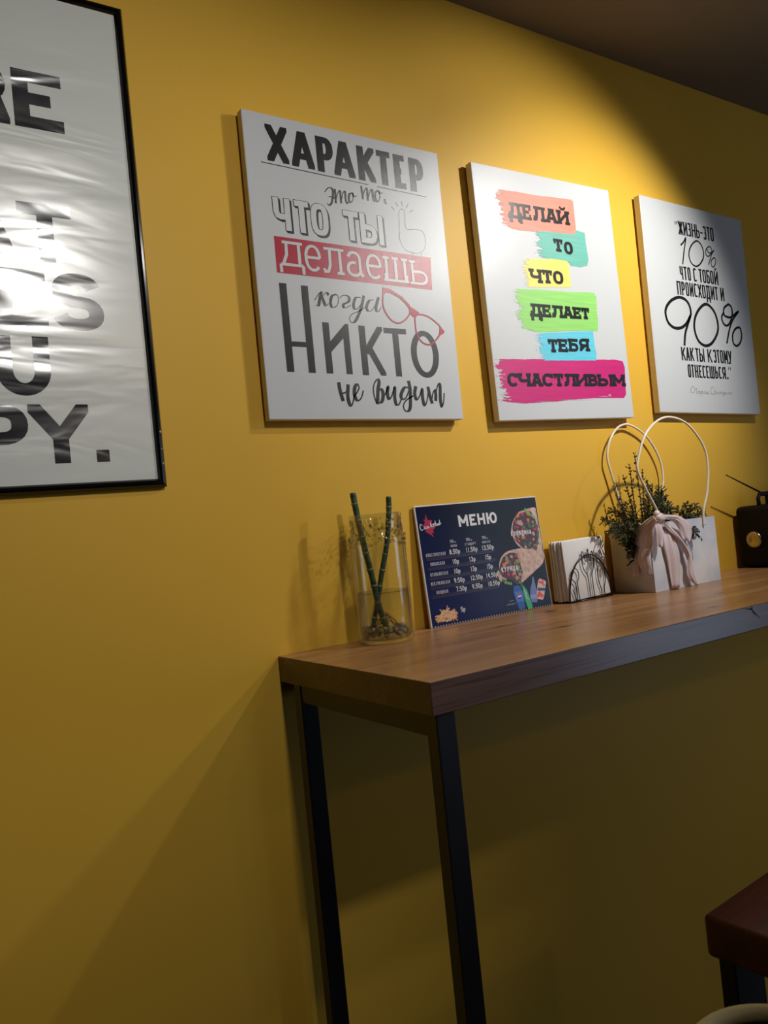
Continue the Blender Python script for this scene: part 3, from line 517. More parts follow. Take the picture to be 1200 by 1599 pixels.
# ---------------------------------------------------------------- canvases
T0 = 0.025
def canvas(name_label, x, z, w_, h, rollr):
    t = thing('canvas_print', name_label, 'canvas print', (x, -0.0006, z), (0, -rollr, 0), 'quote canvases on the yellow wall')
    m = MB(); m.box((0, -T0, 0), (w_, -0.006, h), 0.0016, 2)
    o = m.build('canvas', canvas_m, t)
    o.data.materials.append(edge_m)
    for p in o.data.polygons:
        if p.normal.y > -0.5: p.material_index = 1
    m = MB()
    for lo, hi in (((.004, -.006, .004), (w_-.004, 0, .04)), ((.004, -.006, h-.04), (w_-.004, 0, h-.004)), ((.004, -.006, .04), (.04, 0, h-.04)), ((w_-.04, -.006, .04), (w_-.004, 0, h-.04))): m.box(lo, hi)
    m.build('stretcher_frame', pine_m, t)
    return t
def put(ink, t, mat, name='lettering'):
    o = ink.build(name, mat, t); o.location = (0, -T0, 0); return o

c1 = canvas('grey-lit white canvas with black lettering, a crimson band and red spectacles, leftmost of the three', 0.3258, 1.4564, 0.474, 0.6001, -0.0067)
I = Ink(); words(I, ROW['HAR'], 16.5, 13, e=2.4)
put(I, c1, black_ink)
I = Ink()
for a, b in (((33.8, 501.7), (277.9, 496.8)), ((302.2, 496.2), (430.4, 493.9))): I.strip([a, b], lambda dx, dy: 1.7)
put(I, c1, black_ink, 'underline')
I = Ink(); brush(I, ETO, 2.2, 4.8); put(I, c1, black_ink)
for rows in (ROW['CHTO'], ROW['TY']):
    sh = Ink(0.0001); ol = Ink(0.0004); fi = Ink(0.0007)
    for ch, x0, x1, y0, y1 in rows:
        draw(sh, ch, x0+3.6, x1+3.6, y0-3.6, y1-3.6, 14.5, 13.5, e=3.0)
        draw(sh, ch, x0+1.8, x1+1.8, y0-1.8, y1-1.8, 14.5, 13.5, e=3.0)
        draw(ol, ch, x0-.2, x1+.2, y0-.2, y1+.2, 14.6, 13.8, e=3.0); draw(fi, ch, x0+1.0, x1-1.0, y0+1.0, y1-1.0, 12.2, 11.4, e=3.0)
    put(sh, c1, black_ink, 'letter_shadow'); put(ol, c1, black_ink); put(fi, c1, white_ink, 'letter_fill')
for s_ in HAND[:5]:
    I = Ink(); I.strip(s_, lambda dx, dy: 2.4); put(I, c1, glare_grey_ink, 'ray_mark')
I = Ink()
I.strip([(p.x, p.y) for p in smooth([(a, b, 0) for a, b in HAND[5]], 5)], lambda dx, dy: 1.6)
I.strip([(349, 405), (345, 398), (346, 388)], lambda dx, dy: 1.2); I.strip([(378, 364), (377, 350), (400, 350), (402, 364)], lambda dx, dy: 1.4)
put(I, c1, glare_grey_ink, 'pointing_hand')
I = Ink(); I.poly([(45.4, 358.5), (425.9, 357.7), (421.5, 285.5), (44.8, 286.5)]); put(I, c1, crimson_ink, 'crimson_band')
I = Ink(0.0006); words(I, ROW['DEL'], 6.6, 5.6, e=2.2, serif=8.5); put(I, c1, white_ink)
I = Ink(); brush(I, KOGDA, 1.8, 6.6)
put(I, c1, black_ink)
I = Ink(); words(I, ROW['IKTO'][1:], 15.5, 11.5, e=2.0)
for q in ([(46.8, 266.7), (62.6, 266.7), (62.6, 92.8), (46.8, 92.8)], [(94.3, 266.0), (110.1, 266.0), (110.1, 92.6), (94.3, 92.6)], [(62, 153), (95, 153), (95, 143), (62, 143)],
          [(134.6, 195.6), (150, 195.6), (150, 92.5), (134.6, 92.5)], [(181, 180), (195.6, 196.0), (195.6, 92.3), (181, 92.3)], [(149, 135), (149, 157), (188, 195.5), (195, 195.5), (195, 179)]): I.poly(q)
put(I, c1, black_ink)
I = Ink(0.0006)
for k in (0, 3): I.strip([(p.x, p.y) for p in smooth([(a, b, 0) for a, b in (GLASSES[k][:-1] if GLASSES[k][0] == GLASSES[k][-1] else GLASSES[k])], 4, closed=True)], lambda dx, dy: 3.4, closed=True)
for k in (1, 2, 4): I.poly(GLASSES[k])
put(I, c1, crimson_ink, 'printed_spectacles')
I = Ink(); brush(I, VIDIT, 3.2, 8.2); put(I, c1, black_ink)

c2 = canvas('bright white canvas with stacked paint swipes in six colours under black words, middle of three', 0.9055, 1.4485, 0.4727, 0.6027, 0.0092)
cols = [('coral', (244, 140, 116)), ('teal', (104, 184, 166)), ('yellow', (250, 224, 104)), ('green', (148, 216, 108)), ('sky_blue', (98, 206, 228)), ('magenta', (206, 30, 118))]
rg = random.Random(3)
def swipe(I, P, dy=0.8):
    y0 = min(p[1] for p in P); y1 = max(p[1] for p in P); yy = y0; jl = 0; jr = 0; n = len(P); lay = I.lay(); wob = [rg.uniform(0, 6) for _ in range(4)]
    while yy < y1:
        ym = yy+dy/2; xs = []
        for i in range(n):
            (ax, ay), (bx, by) = P[i], P[(i+1) % n]
            if (ay > ym) != (by > ym): xs.append(ax+(bx-ax)*(ym-ay)/(by-ay))
        xs.sort()
        if len(xs) >= 2:
            if rg.random() < .5: jl = rg.choice((-8, -4, -1, 2, 6, 12, 17))*rg.uniform(.3, 1)
            jr = .6*math.sin(ym*.9+wob[0])
            a_, b_ = xs[0]+jl, xs[-1]+jr
            if len(xs) >= 4 and xs[2]-xs[1] < 12: pass
            I.poly([(a_, yy), (b_, yy), (b_, yy+dy+.02), (a_+rg.uniform(-1, 1), yy+dy+.02)], lay)
            if rg.random() < .30:
                x = a_-rg.uniform(2, 9); l = rg.uniform(3, 9); I.poly([(x-l, yy), (x, yy-.1), (x, yy+dy*.6)], lay)
            if rg.random() < .25:
                pass
        yy += dy
for k in (5, 4, 3, 2, 1, 0):
    im = inkm(cols[k][0]+'_paint', cols[k][1], 0.45); add_noise(im, (9, 9, 160), tuple(int(c*.94) for c in cols[k][1]), cols[k][1])
    I = Ink(0.0002+0.00007*(6-k)); swipe(I, BLOCKS[k]); put(I, c2, im, 'paint_swipe')
if True:
    I = Ink(0.0008)          # bare streaks inside the magenta swipe
    for (x, y, l, h_) in ((17, 97, 20, 1.2), (16, 66, 26, 1.4), (20, 55, 24, 4.5), (30, 48, 18, 2.5), (340, 55.5, 60, 1.6), (380, 59.0, 12, 4), (190, 47.5, 150, 1.2), (120, 43.6, 70, 1.0), (24, 60, 14, 1.2)):
        I.poly([(x, y), (x+l*.4, y+h_*.5), (x+l, y+h_*.1), (x+l*.5, y-h_*.4)])
    put(I, c2, white_ink, 'bare_streaks')['kind'] = 'stuff'
for key, wv_, sf in (('DELAY', 9.8, 8.6), ('TO', 9.8, 9.5), ('CHTO2', 9.8, 8.6), ('DELAET', 8.8, 7.4), ('TEBYA', 9.2, 8), ('SCH', 9.2, 7.6)):
    I = Ink(0.0010); words(I, ROW[key], wv_, 7.4, e=2.4, serif=sf); put(I, c2, black_ink)

c3 = canvas('white canvas with narrow black lettering and large 10% and 90% figures, rightmost of the three', 1.4877, 1.4662, 0.4728, 0.5971, -0.0174)
for key in ('L1', 'L2', 'L3', 'L4', 'L5'):
    I = Ink(); words(I, ROW[key], 6.0, 4.8, e=4.5); put(I, c3, black_ink)
I = Ink()
for (x, y) in QUOTES: I.poly([(x, y), (x+4.6, y+.5), (x+2.4, y-8.5), (x+.8, y-8.5)])
put(I, c3, black_ink, 'quotation_marks')['kind'] = 'stuff'
def looped(L, wa):
    I = Ink()
    for st in L:
        cl = st[0] == st[-1]
        P = smooth([(a, b, 0) for a, b in (st[:-1] if cl else st)], 6, closed=cl)
        I.strip([(p.x, p.y) for p in P], lambda dx, dy: wa, closed=cl)
    return I
put(looped(TEN[:2], 5.0), c3, black_ink); put(looped(TEN[2:], 3.6), c3, black_ink)
put(looped(NINETY[:2], 9.0), c3, black_ink); put(looped(NINETY[2:], 7.0), c3, black_ink)
put(looped(SIGN, 1.0), c3, newmat('pale_black_ink', (62, 62, 66), 0.4), 'handwriting')

# ---------------------------------------------------------------- high table
TZ = 1.0095; TX0, TX1 = 0.307, 2.70; TD = 0.482; TT = 0.048
tab = thing('high_table', 'long narrow high table with thick pine top and square black steel legs', 'table', (TX0, 0, 0))
m = MB(); m.box((0, -TD, -TT), (TX1-TX0, -0.0012, 0), 0.0016, 2)
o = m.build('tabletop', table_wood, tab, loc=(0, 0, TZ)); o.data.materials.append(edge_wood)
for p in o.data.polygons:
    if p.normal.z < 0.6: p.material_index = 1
m = MB()     # star crack at the knot in the front edge
kx = 0.78; 
for (x, z, l, a) in ((kx, -.007, .034, 170), (kx, -.007, .020, -60), (kx, -.007, .014, 60), (kx+.004, -.012, .03, -38), (kx, -.007, .012, 110)):
    d = Vector((math.cos(R(a)), 0, math.sin(R(a)))); q = Vector((x, -TD-.00025, z)); n_ = Vector((-d.z, 0, d.x))*0.0016
    e = q+d*l
    if e.z > -.0015: e = q+d*(l*(-.0015-q.z)/(e.z-q.z))
    m.poly([q-n_, q+n_, e])
m.build('knot_crack', newmat('dark_crack', (14, 12, 22), 0.8), tab, loc=(0, 0, TZ))
LWX, LDY = 0.034, 0.026
for lx in (0.008, TX1-TX0-0.008-LWX):
    for ly in (-0.4775, -0.063):
        m = MB(); m.box((lx, ly, FZ), (lx+LWX, ly+LDY, TZ-TT-.0002), 0.0018, 2); m.build('leg', steel_m, tab)
    m = MB(); m.box((lx+.002, -0.4515, TZ-TT-.0345), (lx+LWX-.002, -0.0632, TZ-TT-.0002), 0.0015, 2); m.build('cross_rail', steel_m, tab)
m = MB(); m.box((0.043, -0.060, TZ-TT-.030), (TX1-TX0-.043, -0.040, TZ-TT-.0002), .001); m.build('long_rail', steel_m, tab)

# ---------------------------------------------------------------- glass jar with water, pebbles, bamboo
VX, VY = 0.510, -0.0725; VR = 0.0545
vase = thing('glass_jar', 'tall clear glass jar holding water and two bamboo stalks, on table left end', 'jar', (VX, VY, TZ+.0003))
m = MB()
prof = [(0, 0), (VR-.006, 0), (VR-.001, .004), (VR, .010), (VR, .200), (VR-.001, .206), (VR-.0045, .212), (VR-.0045, .240), (VR-.003, .244), (VR-.003, .249), (VR-.0055, .2505),
        (VR-.0078, .248), (VR-.0078, .214), (VR-.0042, .204), (VR-.0036, .198), (VR-.0036, .013), (VR-.008, .008), (0, .0075)]
m.lathe(prof, n=72); m.build('glass_wall', glass_m, vase, True)
m = MB(); m.lathe([(0, .0075), (VR-.0082, .0082), (VR-.0034, .0132), (VR-.0034, .0985), (VR-.0045, .0970), (0, .0970)], n=72)
m.build('water', water_m, vase, True)
rg = random.Random(5); m = MB()
for i in range(230):
    a = rg.uniform(0, 2*math.pi); z = rg.uniform(.186, .240); rr = VR+.0002-(0.0045 if z > .208 else 0); s_ = rg.uniform(.0016, .0032)
    m.blob((rr*math.cos(a), rr*math.sin(a), z), (s_, s_, s_*1.3), 1)
m.build('raised_beading', bead_m, vase, True, kind='stuff')
peb = MB()
for i in range(170):
    a = rg.uniform(0, 2*math.pi); q = (VR-.012)*math.sqrt(rg.random()); s_ = rg.uniform(.003, .0058); h_ = rg.uniform(.014, .030)
    peb.blob((q*math.cos(a), q*math.sin(a), h_), (s_, s_*rg.uniform(.7, 1), s_*rg.uniform(.6, .9)), 1)
o = peb.build('pebbles', pebble_m, None, True, kind='stuff'); o.location = (VX, VY, TZ+.0003); o['label'] = 'mottled green and brown pebbles filling the bottom of the glass jar'; o['category'] = 'pebbles'
def bamboo(P, label, r, yoff):
    P3 = [(x-VX, y-VY, z-TZ) for x, y, z in P]
    t = thing('bamboo_stalk', label, 'bamboo', (VX, VY, TZ), group='bamboo stalks in the jar')
    S = smooth(P3, 10); m = MB(); n = len(S)
    m.tube(S, [r*(1-.12*i/n) for i in range(n)][::-1], 14); m.build('stalk', bamboo_m, t, True)
    S2 = resample(S, 60)
    for k in range(5, 58, 7):
        a, b = S2[k], S2[k+1]; m = MB(); m.tube([a, a.lerp(b, .5), b], [r*1.0, r*1.16, r*1.0], 14); m.build('node', ring_m, t, True)
    m = MB(); tp = S2[0] if S2[0].z > S2[-1].z else S2[-1]
    m.blob((tp.x, tp.y, tp.z), (r*.95, r*.95, .0022), 2); m.build('cut_end', newmat('dry_cut', (120, 110, 96), 0.8), t, True)
    return t
bamboo([(0.5045, -.085, 1.0330), (0.490, -.085, 1.083), (0.484, -.082, 1.134), (0.475, -.078, 1.197), (0.469, -.074, 1.254), (0.466, -.070, 1.303)], 'bamboo stalk leaning left with a dry cut top, crossing in front', .0062, 0)
bamboo([(0.482, -.066, 1.0330), (0.501, -.066, 1.088), (0.514, -.067, 1.136), (0.534, -.068, 1.198), (0.546, -.069, 1.261), (0.549, -.069, 1.291)], 'straighter bamboo stalk reaching the right rim of the jar', .0056, 0)
m = MB()
for i in range(14):
    a = rg.uniform(0, 6.28); q = rg.uniform(.01, .034); h0 = .036
    P = [(0.0*math.cos(a), 0.0*math.sin(a)-.004, h0+rg.uniform(0, .02)), (q*.5*math.cos(a), q*.5*math.sin(a), h0+rg.uniform(.002, .014)), (q*math.cos(a), q*math.sin(a), h0-.004)]
    m.tube(smooth(P, 4), .0007, 5)
o = m.build('roots', root_m, None, True, kind='stuff'); o.location = (VX, VY, TZ); o['label'] = 'thin reddish roots spread over the pebbles inside the jar'; o['category'] = 'roots'

# ---------------------------------------------------------------- menu board
lean = math.atan2(.019, .257)
menu = thing('menu_board', 'dark blue laminated menu with white prices and food pictures, leaning on wall', 'menu', (0.655, -0.0278, TZ+.0004), (-lean, 0, 0))
MW, MH = .353, .2585
lam_m = newmat('laminate_edge', (214, 208, 204), 0.25); lam_m.node_tree.nodes['Principled BSDF'].inputs['Coat Weight'].default_value = 0.5
m = MB(); m.box((-.0035, 0, 0), (MW+.0015, .0050, MH+.0025), .0008); m.build('board', lam_m, menu)
mp_ = newmat('menu_ground', (24, 26, 52), 0.18, spec=.25)
t_, N, L, b = nt(mp_); tc = N.new('ShaderNodeTexCoord'); sx = N.new('ShaderNodeSeparateXYZ'); L.new(tc.outputs['Object'], sx.inputs[0])
mu = N.new('ShaderNodeMath'); mu.operation = 'MULTIPLY_ADD'; mu.inputs[1].default_value = 2.0; mu.inputs[2].default_value = 0.0; L.new(sx.outputs['X'], mu.inputs[0])
mu2 = N.new('ShaderNodeMath'); mu2.operation = 'MULTIPLY_ADD'; mu2.inputs[1].default_value = 2.0; L.new(sx.outputs['Z'], mu2.inputs[0]); L.new(mu.outputs[0], mu2.inputs[2])
r = N.new('ShaderNodeValToRGB'); r.color_ramp.elements[0].position = .1; r.color_ramp.elements[1].position = .8
r.color_ramp.elements[0].color = (*lin((30, 38, 84)), 1); r.color_ramp.elements[1].color = (*lin((10, 9, 14)), 1)
L.new(mu2.outputs[0], r.inputs['Fac']); L.new(r.outputs[0], b.inputs['Base Color'])
m = MB(); m.poly([(0, -.0002, 0.001), (MW, -.0002, .001), (MW, -.0002, MH), (0, -.0002, MH)]); m.build('printed_sheet', mp_, menu)
def pm(n, c, r=.25): return newmat(n, c, r)
menu_white = pm('menu_white', (216, 214, 216)); menu_dim = pm('menu_pale', (176, 172, 184))
def mput(I, mat, name='lettering'):
    o = I.build(name, mat, menu)
    if name in ('dotted_rule', 'row_band') or name.startswith('printed_'): o['kind'] = 'stuff'    # print too small to pick apart
    return o
I = Ink(.0004)
for y in (142, 121, 100, 80, 61):
    for x in range(12, 196, 8): I.poly([(x, y), (x+6.5, y), (x+6.5, y+1.0), (x, y+1.0)])
mput(I, pm('plum_rule', (88, 52, 92)), 'dotted_rule')
I = Ink(.0004)
for y in (143, 122, 101, 81, 62): I.poly([(9, y), (203, y), (203, y+6), (9, y+6)])
mput(I, pm('plum_band', (34, 24, 48)), 'row_band')
I = Ink(.0008); words(I, cap('МЕНЮ', 111, 207, 22, 25.5, 4.5, {'М': 1.25, 'Ю': 1.4, 'Е': .85}), 6.2, 5.4, e=2.2)
mput(I, menu_white)
def small(text, xc, y, h_, wd, ww): # centred
    n = len(text); g_ = wd/n; I2 = cap(text, 0, y, g_*.74, h_, g_*.26)
    w_ = I2[-1][2]; return [(c, a+xc-w_/2, b_+xc-w_/2, y0, y1) for c, a, b_, y0, y1 in I2], ww
I = Ink(.0008)
def S_(text, x0, x1, y, h_, ww):
    rows, _ = small(text, (x0+x1)/2, y, h_, x1-x0, ww); words(I, rows, ww, ww, e=2.4)
for (a, b_, y, t1) in ((9, 63, 150, 'КЛАССИЧЕСКАЯ'), (17, 57, 130, 'ЛИВАНСКАЯ'), (13, 62, 108, 'ИТАЛЬЯНСКАЯ'), (11, 64, 88.5, 'МЕКСИКАНСКАЯ'), (22, 55, 69, 'ОВОЩНАЯ')): S_(t1, a, b_, y, 7.2, 1.25)
for (a, b_, t1) in ((79, 97, 'МИНИ'), (119, 151, 'СТАНДАРТ'), (169, 193, 'МАКСИ')): S_(t1, a, b_, 164.5, 5.6, 1.0)
for (x, t1) in ((87, '350г.'), (133, '500г.'), (179, '700г.')): S_(t1, x-9, x+9, 174, 7, 1.1)
mput(I, menu_dim)
I = Ink(.0008)
def price(t1, x, y, ww=1.7):
    for c in t1:
        if c == '.': draw(I, '.', x, x+1.9, y, y+10, 1.9); x += 3; continue
        w_ = 4.2 if c == '1' else 6.0
        draw(I, c, x, x+w_, y, y+(10.5), ww, ww, e=2.2); x += w_+1.0
for (y, a, b_, c_) in ((149.5, ('8.50р', 73.5), ('11.50р', 120), ('13.50р', 166)), (128, ('10р', 78), ('13р', 125), ('15р', 171)), (107, ('10р', 78), ('13р', 125), ('15р', 172)), (87, ('9.50р', 74.5), ('12.50р', 121), ('14.50р', 166)), (68, ('7.50р', 77), ('9.50р', 122), ('10.50р', 168))):
    for t1, x in (a, b_, c_): price(t1, x, y)
price('5р', 81, 23.5, 1.8)
mput(I, menu_white)
# logo: red leaf with handwriting
I = Ink(.0005)
I.poly([(24, 243), (28, 229), (40, 228), (36, 218), (46, 213), (38, 205), (41, 200), (34, 201), (38, 190), (31, 197), (28, 198), (17, 205), (24, 212), (12, 216), (20, 224), (17, 231), (22, 230)])
mput(I, pm('logo_red', (176, 36, 66)), 'maple_leaf')
I = Ink(.0009)
brush(I, [[(11, 219), (7, 221), (5, 214), (8, 208), (13, 210)], [(20, 215), (16, 214), (17, 210), (21, 212), (20, 215), (22, 211)], [(24, 215), (25, 211), (27, 215), (29, 212)],
          [(34, 223), (34, 213)], [(39, 219), (35, 216), (40, 213)], [(41, 217), (45, 219), (43, 220), (41, 217), (44, 214)], [(47, 225), (47, 215), (51, 217), (48, 220)], [(55, 219), (52, 218), (53, 215), (56, 219), (57, 216)], [(59, 226), (58, 217), (62, 219), (59, 222)]], 1.3, 1.9, 4)
mput(I, menu_white)
# food pictures
rg = random.Random(11)
def inside(p, P):
    r_ = False; n = len(P); j = n-1
    for i in range(n):
        if ((P[i][1] > p[1]) != (P[j][1] > p[1])) and p[0] < (P[j][0]-P[i][0])*(p[1]-P[i][1])/(P[j][1]-P[i][1])+P[i][0]: r_ = not r_
        j = i
    return r_
tort = add_noise(pm('tortilla', (196, 160, 140)), (90, 90, 90), (178, 140, 122), (214, 182, 162))
clipx = lambda P: [(min(x, 352.2), y) for x, y in P]
I = Ink(.0005)
for P in WRAPS: I.poly([(p.x, p.y) for p in smooth([(a, b_, 0) for a, b_ in clipx(P)], 4, closed=True) if True and p.x < 352.9])
mput(I, tort, 'printed_wrap')
OPEN = [[(266, 190), (272, 205), (290, 222), (312, 226), (332, 226), (342, 205), (346, 170), (335, 145), (312, 138), (290, 142), (272, 160)],
        [(212, 112), (223, 127), (246, 136), (262, 134), (272, 118), (275, 97), (268, 66), (255, 60), (240, 72), (214, 84), (206, 98)]]
I = Ink(.0007)
for P in OPEN: I.poly(P)
mput(I, pm('filling_shadow', (70, 34, 34)), 'printed_filling')
fc = [('lettuce', (112, 156, 70)), ('meat', (128, 66, 72)), ('tomato', (186, 44, 62)), ('carrot', (214, 112, 56)), ('onion', (190, 140, 132)), ('herb', (62, 96, 48))]
for ci, (nm, c) in enumerate(fc):
    I = Ink(.0008+.0001*ci)
    for P in OPEN:
        xs = [p[0] for p in P]; ys = [p[1] for p in P]; k = 0
        while k < 9:
            p = (rg.uniform(min(xs), max(xs)), rg.uniform(min(ys), max(ys)))
            if not inside(p, P): continue
            k += 1; n = 7; rr = rg.uniform(2.6, 6.0)
            I.poly([(p[0]+rr*rg.uniform(.6, 1.3)*math.cos(6.283*i/n), p[1]+rr*rg.uniform(.6, 1.3)*math.sin(6.283*i/n)) for i in range(n)])
    if nm == 'lettuce':
        for x, y in ((315, 230), (320, 224), (326, 220), (334, 215), (228, 68), (236, 66), (220, 72), (262, 108), (266, 100), (270, 90)):
            I.poly([(x+rg.uniform(3, 6)*math.cos(6.283*i/7), y+rg.uniform(3, 6)*math.sin(6.283*i/7)) for i in range(7)])
    if nm == 'herb':
        for x, y in ((341, 190), (344, 176), (340, 166), (335, 150), (330, 140), (215, 75), (262, 72), (266, 60)):
            I.poly([(x+rg.uniform(3, 7)*math.cos(6.283*i/7), y+rg.uniform(3, 7)*math.sin(6.283*i/7)) for i in range(7)])
    mput(I, pm(nm, c), 'printed_'+nm)
I = Ink(.0016); rows, _ = small('ГОВЯДИНА', 290, 173, 10, 66, 1); words(I, rows, 2.0, 1.8); rows, _ = small('КУРИЦА', 238, 94.5, 11, 53, 1); words(I, rows, 2.1, 1.9)
mput(I, menu_white)
# fries
for nm, c, k in (('fries_dark', (190, 134, 92), 30), ('fries_light', (226, 178, 132), 34)):
    I = Ink(.0005 if 'dark' in nm else .0008)
    for _ in range(k):
        a = rg.uniform(-.2, 1.4)*(1 if rg.random() < .6 else -1); x = 42+rg.uniform(-24, 22); y = 16+rg.uniform(-8, 18)*(1-abs(x-42)/34); l = rg.uniform(8, 14); h_ = rg.uniform(1.0, 1.7)
        dx, dy = math.cos(a)*l, math.sin(a)*l*.8; nx, ny = -math.sin(a)*h_, math.cos(a)*h_
        q = [(x-dx+nx, y-dy+ny), (x+dx+nx, y+dy+ny), (x+dx-nx, y+dy-ny), (x-dx-nx, y-dy-ny)]
        I.poly(clip(q, (6, 4, 80, 52)))
    mput(I, pm(nm, c), 'printed_fries')
# drinks
I = Ink(.0005); I.poly([(242, 57), (245, 60), (260, 59), (265, 52), (268, 30), (268, 8), (262, 4), (250, 4), (247, 12), (239, 46)]); mput(I, pm('bottle_blue', (36, 82, 158)), 'printed_bottle')
I = Ink(.0006); I.poly([(241, 46), (266, 46), (268, 36), (268, 22), (245, 22)]); mput(I, pm('label_blue', (60, 112, 196)), 'printed_label')
I = Ink(.0009); I.poly([(255+6.5*math.cos(a*.2618), 35+6.5*math.sin(a*.2618)) for a in range(24)]); mput(I, menu_white, 'printed_roundel')
I = Ink(.0011); I.poly([(255+6.3*math.cos(R(a)), 35+6.3*math.sin(R(a))) for a in range(10, 200, 15)]+[(252, 36.5), (257, 37)]); mput(I, pm('roundel_red', (196, 36, 62)), 'printed_roundel')
I = Ink(.0011); I.poly([(255+6.3*math.cos(R(a)), 35+6.3*math.sin(R(a))) for a in range(205, 350, 15)]+[(257, 33), (252, 32.5)]); mput(I, pm('roundel_blue', (28, 56, 140)), 'printed_roundel')
I = Ink(.0005); I.poly([(269, 56), (272, 58), (281, 46), (286, 30), (291, 6), (287, 2), (277, 2), (272, 20), (269, 38)]); mput(I, pm('bottle_green', (58, 170, 108)), 'printed_bottle')
I = Ink(.0008); I.strip([(272, 46), (277, 38), (275, 32), (281, 24)], lambda a, b: 1.6); mput(I, menu_white, 'printed_squiggle')
I = Ink(.0005); I.poly([(304, 74), (308, 73), (309, 60), (311, 48), (310, 20), (306, 14), (290, 16), (288, 30), (293, 48), (300, 60)]); mput(I, pm('bottle_clear', (104, 120, 170)), 'printed_bottle')
I = Ink(.0008); I.poly([(289, 34), (310, 32), (310, 22), (289, 24)]); mput(I, pm('label_pale', (136, 150, 200)), 'printed_label')
I = Ink(.0005); I.poly([(326, 67), (343, 60), (345, 56), (330, 21), (325, 17), (309, 22), (306, 27), (320, 62)]); mput(I, pm('can_cream', (222, 178, 158)), 'printed_can')
I = Ink(.0008)
for x, y, rr in ((333, 57, 5), (325, 59, 3.5), (336, 50, 3), (319, 32, 6), (325, 27, 4.5), (313, 28, 4)): I.poly([(x+rr*rg.uniform(.7, 1.2)*math.cos(a*.785), y+rr*rg.uniform(.7, 1.2)*math.sin(a*.785)) for a in range(8)])
mput(I, pm('can_red', (212, 74, 58)), 'printed_can')
I = Ink(.001); I.poly([(316, 47), (340, 43), (336, 37), (313, 40)]); mput(I, pm('can_blue', (40, 66, 110)), 'printed_label')
I = Ink(.0008); S_('ТАРА', 222, 236, 26, 2.6, .5); S_('ДОБАВКИ', 214, 242, 19, 2.6, .5); mput(I, menu_dim)
I = MB()      # row of small reflections along the bottom edge, modelled as pale beads
for i in range(46): I.blob((.006+i*.0075, -.0016, .0021), (.0016, .0010, .0015), 1)
I.build('reflection_beads', newmat('reflection_white', (210, 212, 220), 0.1), menu, True, kind='stuff')

# ---------------------------------------------------------------- napkin holder and napkins
HX, HY = 1.118, -0.052
hold = thing('napkin_holder', 'black wire napkin holder with fork and spoon outlines in a half-round front', 'napkin holder', (HX, HY, TZ+.0016))
def arch(y, name, rad=.0017):
    P = [(-.074, y, 0)]+[(-.074*math.cos(R(a)), y, .107*math.sin(R(a))) for a in range(6, 180, 6)]+[(.074, y, 0)]
    m = MB(); m.tube(P, rad, 8); m.build(name, wire_m, hold, True)
arch(0, 'front_arch', .0019); arch(.046, 'back_arch')
m = MB()
m.tube([(-.074, 0, 0), (.074, 0, 0)], .0019, 8); m.tube([(-.074, .046, 0), (.074, .046, 0)], .0016, 8)
for x in (-.074, 0, .074): m.tube([(x, 0, 0), (x, .046, 0)], .0016, 8)
m.build('base_frame', wire_m, hold, True)
def wire(name, *paths):
    m = MB()
    for P in paths: m.tube(smooth([(x, -.0012, z) for x, z in P], 5), .0011, 6)
    m.build(name, wire_m, hold, True)
wire('fork_outline', [(-.004, .001), (-.006, .04), (-.008, .058), (-.018, .072), (-.0225, .09), (-.021, .110), (-.018, .116), (-.0145, .110), (-.010, .094), (-.006, .092), (-.0035, .098), (-.001, .117), (.002, .118), (.003, .098), (.006, .091), (.009, .096), (.013, .112), (.016, .112), (.0185, .094), (.016, .076), (.008, .060), (.008, .04), (.010, .001)])
wire('spoon_outline', [(-.050, .001), (-.0495, .030), (-.052, .044), (-.064, .058), (-.060, .072), (-.050, .079), (-.040, .072), (-.038, .058), (-.044, .046), (-.0445, .030), (-.042, .001)])
wire('knife_outline', [(.034, .001), (.035, .020), (.028, .042), (.028, .070), (.030, .096)], [(.046, .006), (.046, .022), (.052, .042), (.052, .072)])
wire('small_bow', [(-.062, .030), (-.056, .012), (-.052, .001)])
rg = random.Random(2)
nk0 = None
NN = 12
for i in range(NN):
    if nk0 is None:
        m = MB(); m.box((-.072, -.0013, 0), (.072, .0013, .142), .0010, 2)
        for v in m.bm.verts:
            if v.co.z > .02: v.co.y += .0016*math.sin(v.co.x*40)*v.co.z/.14
        nk0 = m.build('napkin', napkin_m, None, True); o = nk0
    else:
        o = nk0.copy(); scene.collection.objects.link(o)
    o.location = (HX-.004+rg.uniform(-.003, .003)-i*.0008, HY+.0040+i*.00345, TZ+.0044+rg.uniform(0, .0012)); o.rotation_euler = (R(-1.0), R(rg.uniform(-2.0, .8)), R(rg.uniform(-.4, .4)))
    if i == NN-1: o.scale = (1, 1, .93)
    o['category'] = 'napkin'; o['group'] = 'white paper napkins in the wire holder'
    o['label'] = 'folded white paper napkin standing in the black wire holder, within the stack'
    if i == 0: o['label'] = 'folded white paper napkin at the front of the holder, behind the cutlery outlines'
    ORD = ['second', 'third', 'fourth', 'fifth', 'sixth', 'seventh', 'eighth', 'ninth', 'tenth', 'eleventh']
    if 0 < i < NN-1: o['label'] = 'folded white paper napkin, %s in the wire holder counted from the front' % ORD[i-1]
    if i == NN-1: o['label'] = 'folded white paper napkin at the back of the holder, nearest the yellow wall'

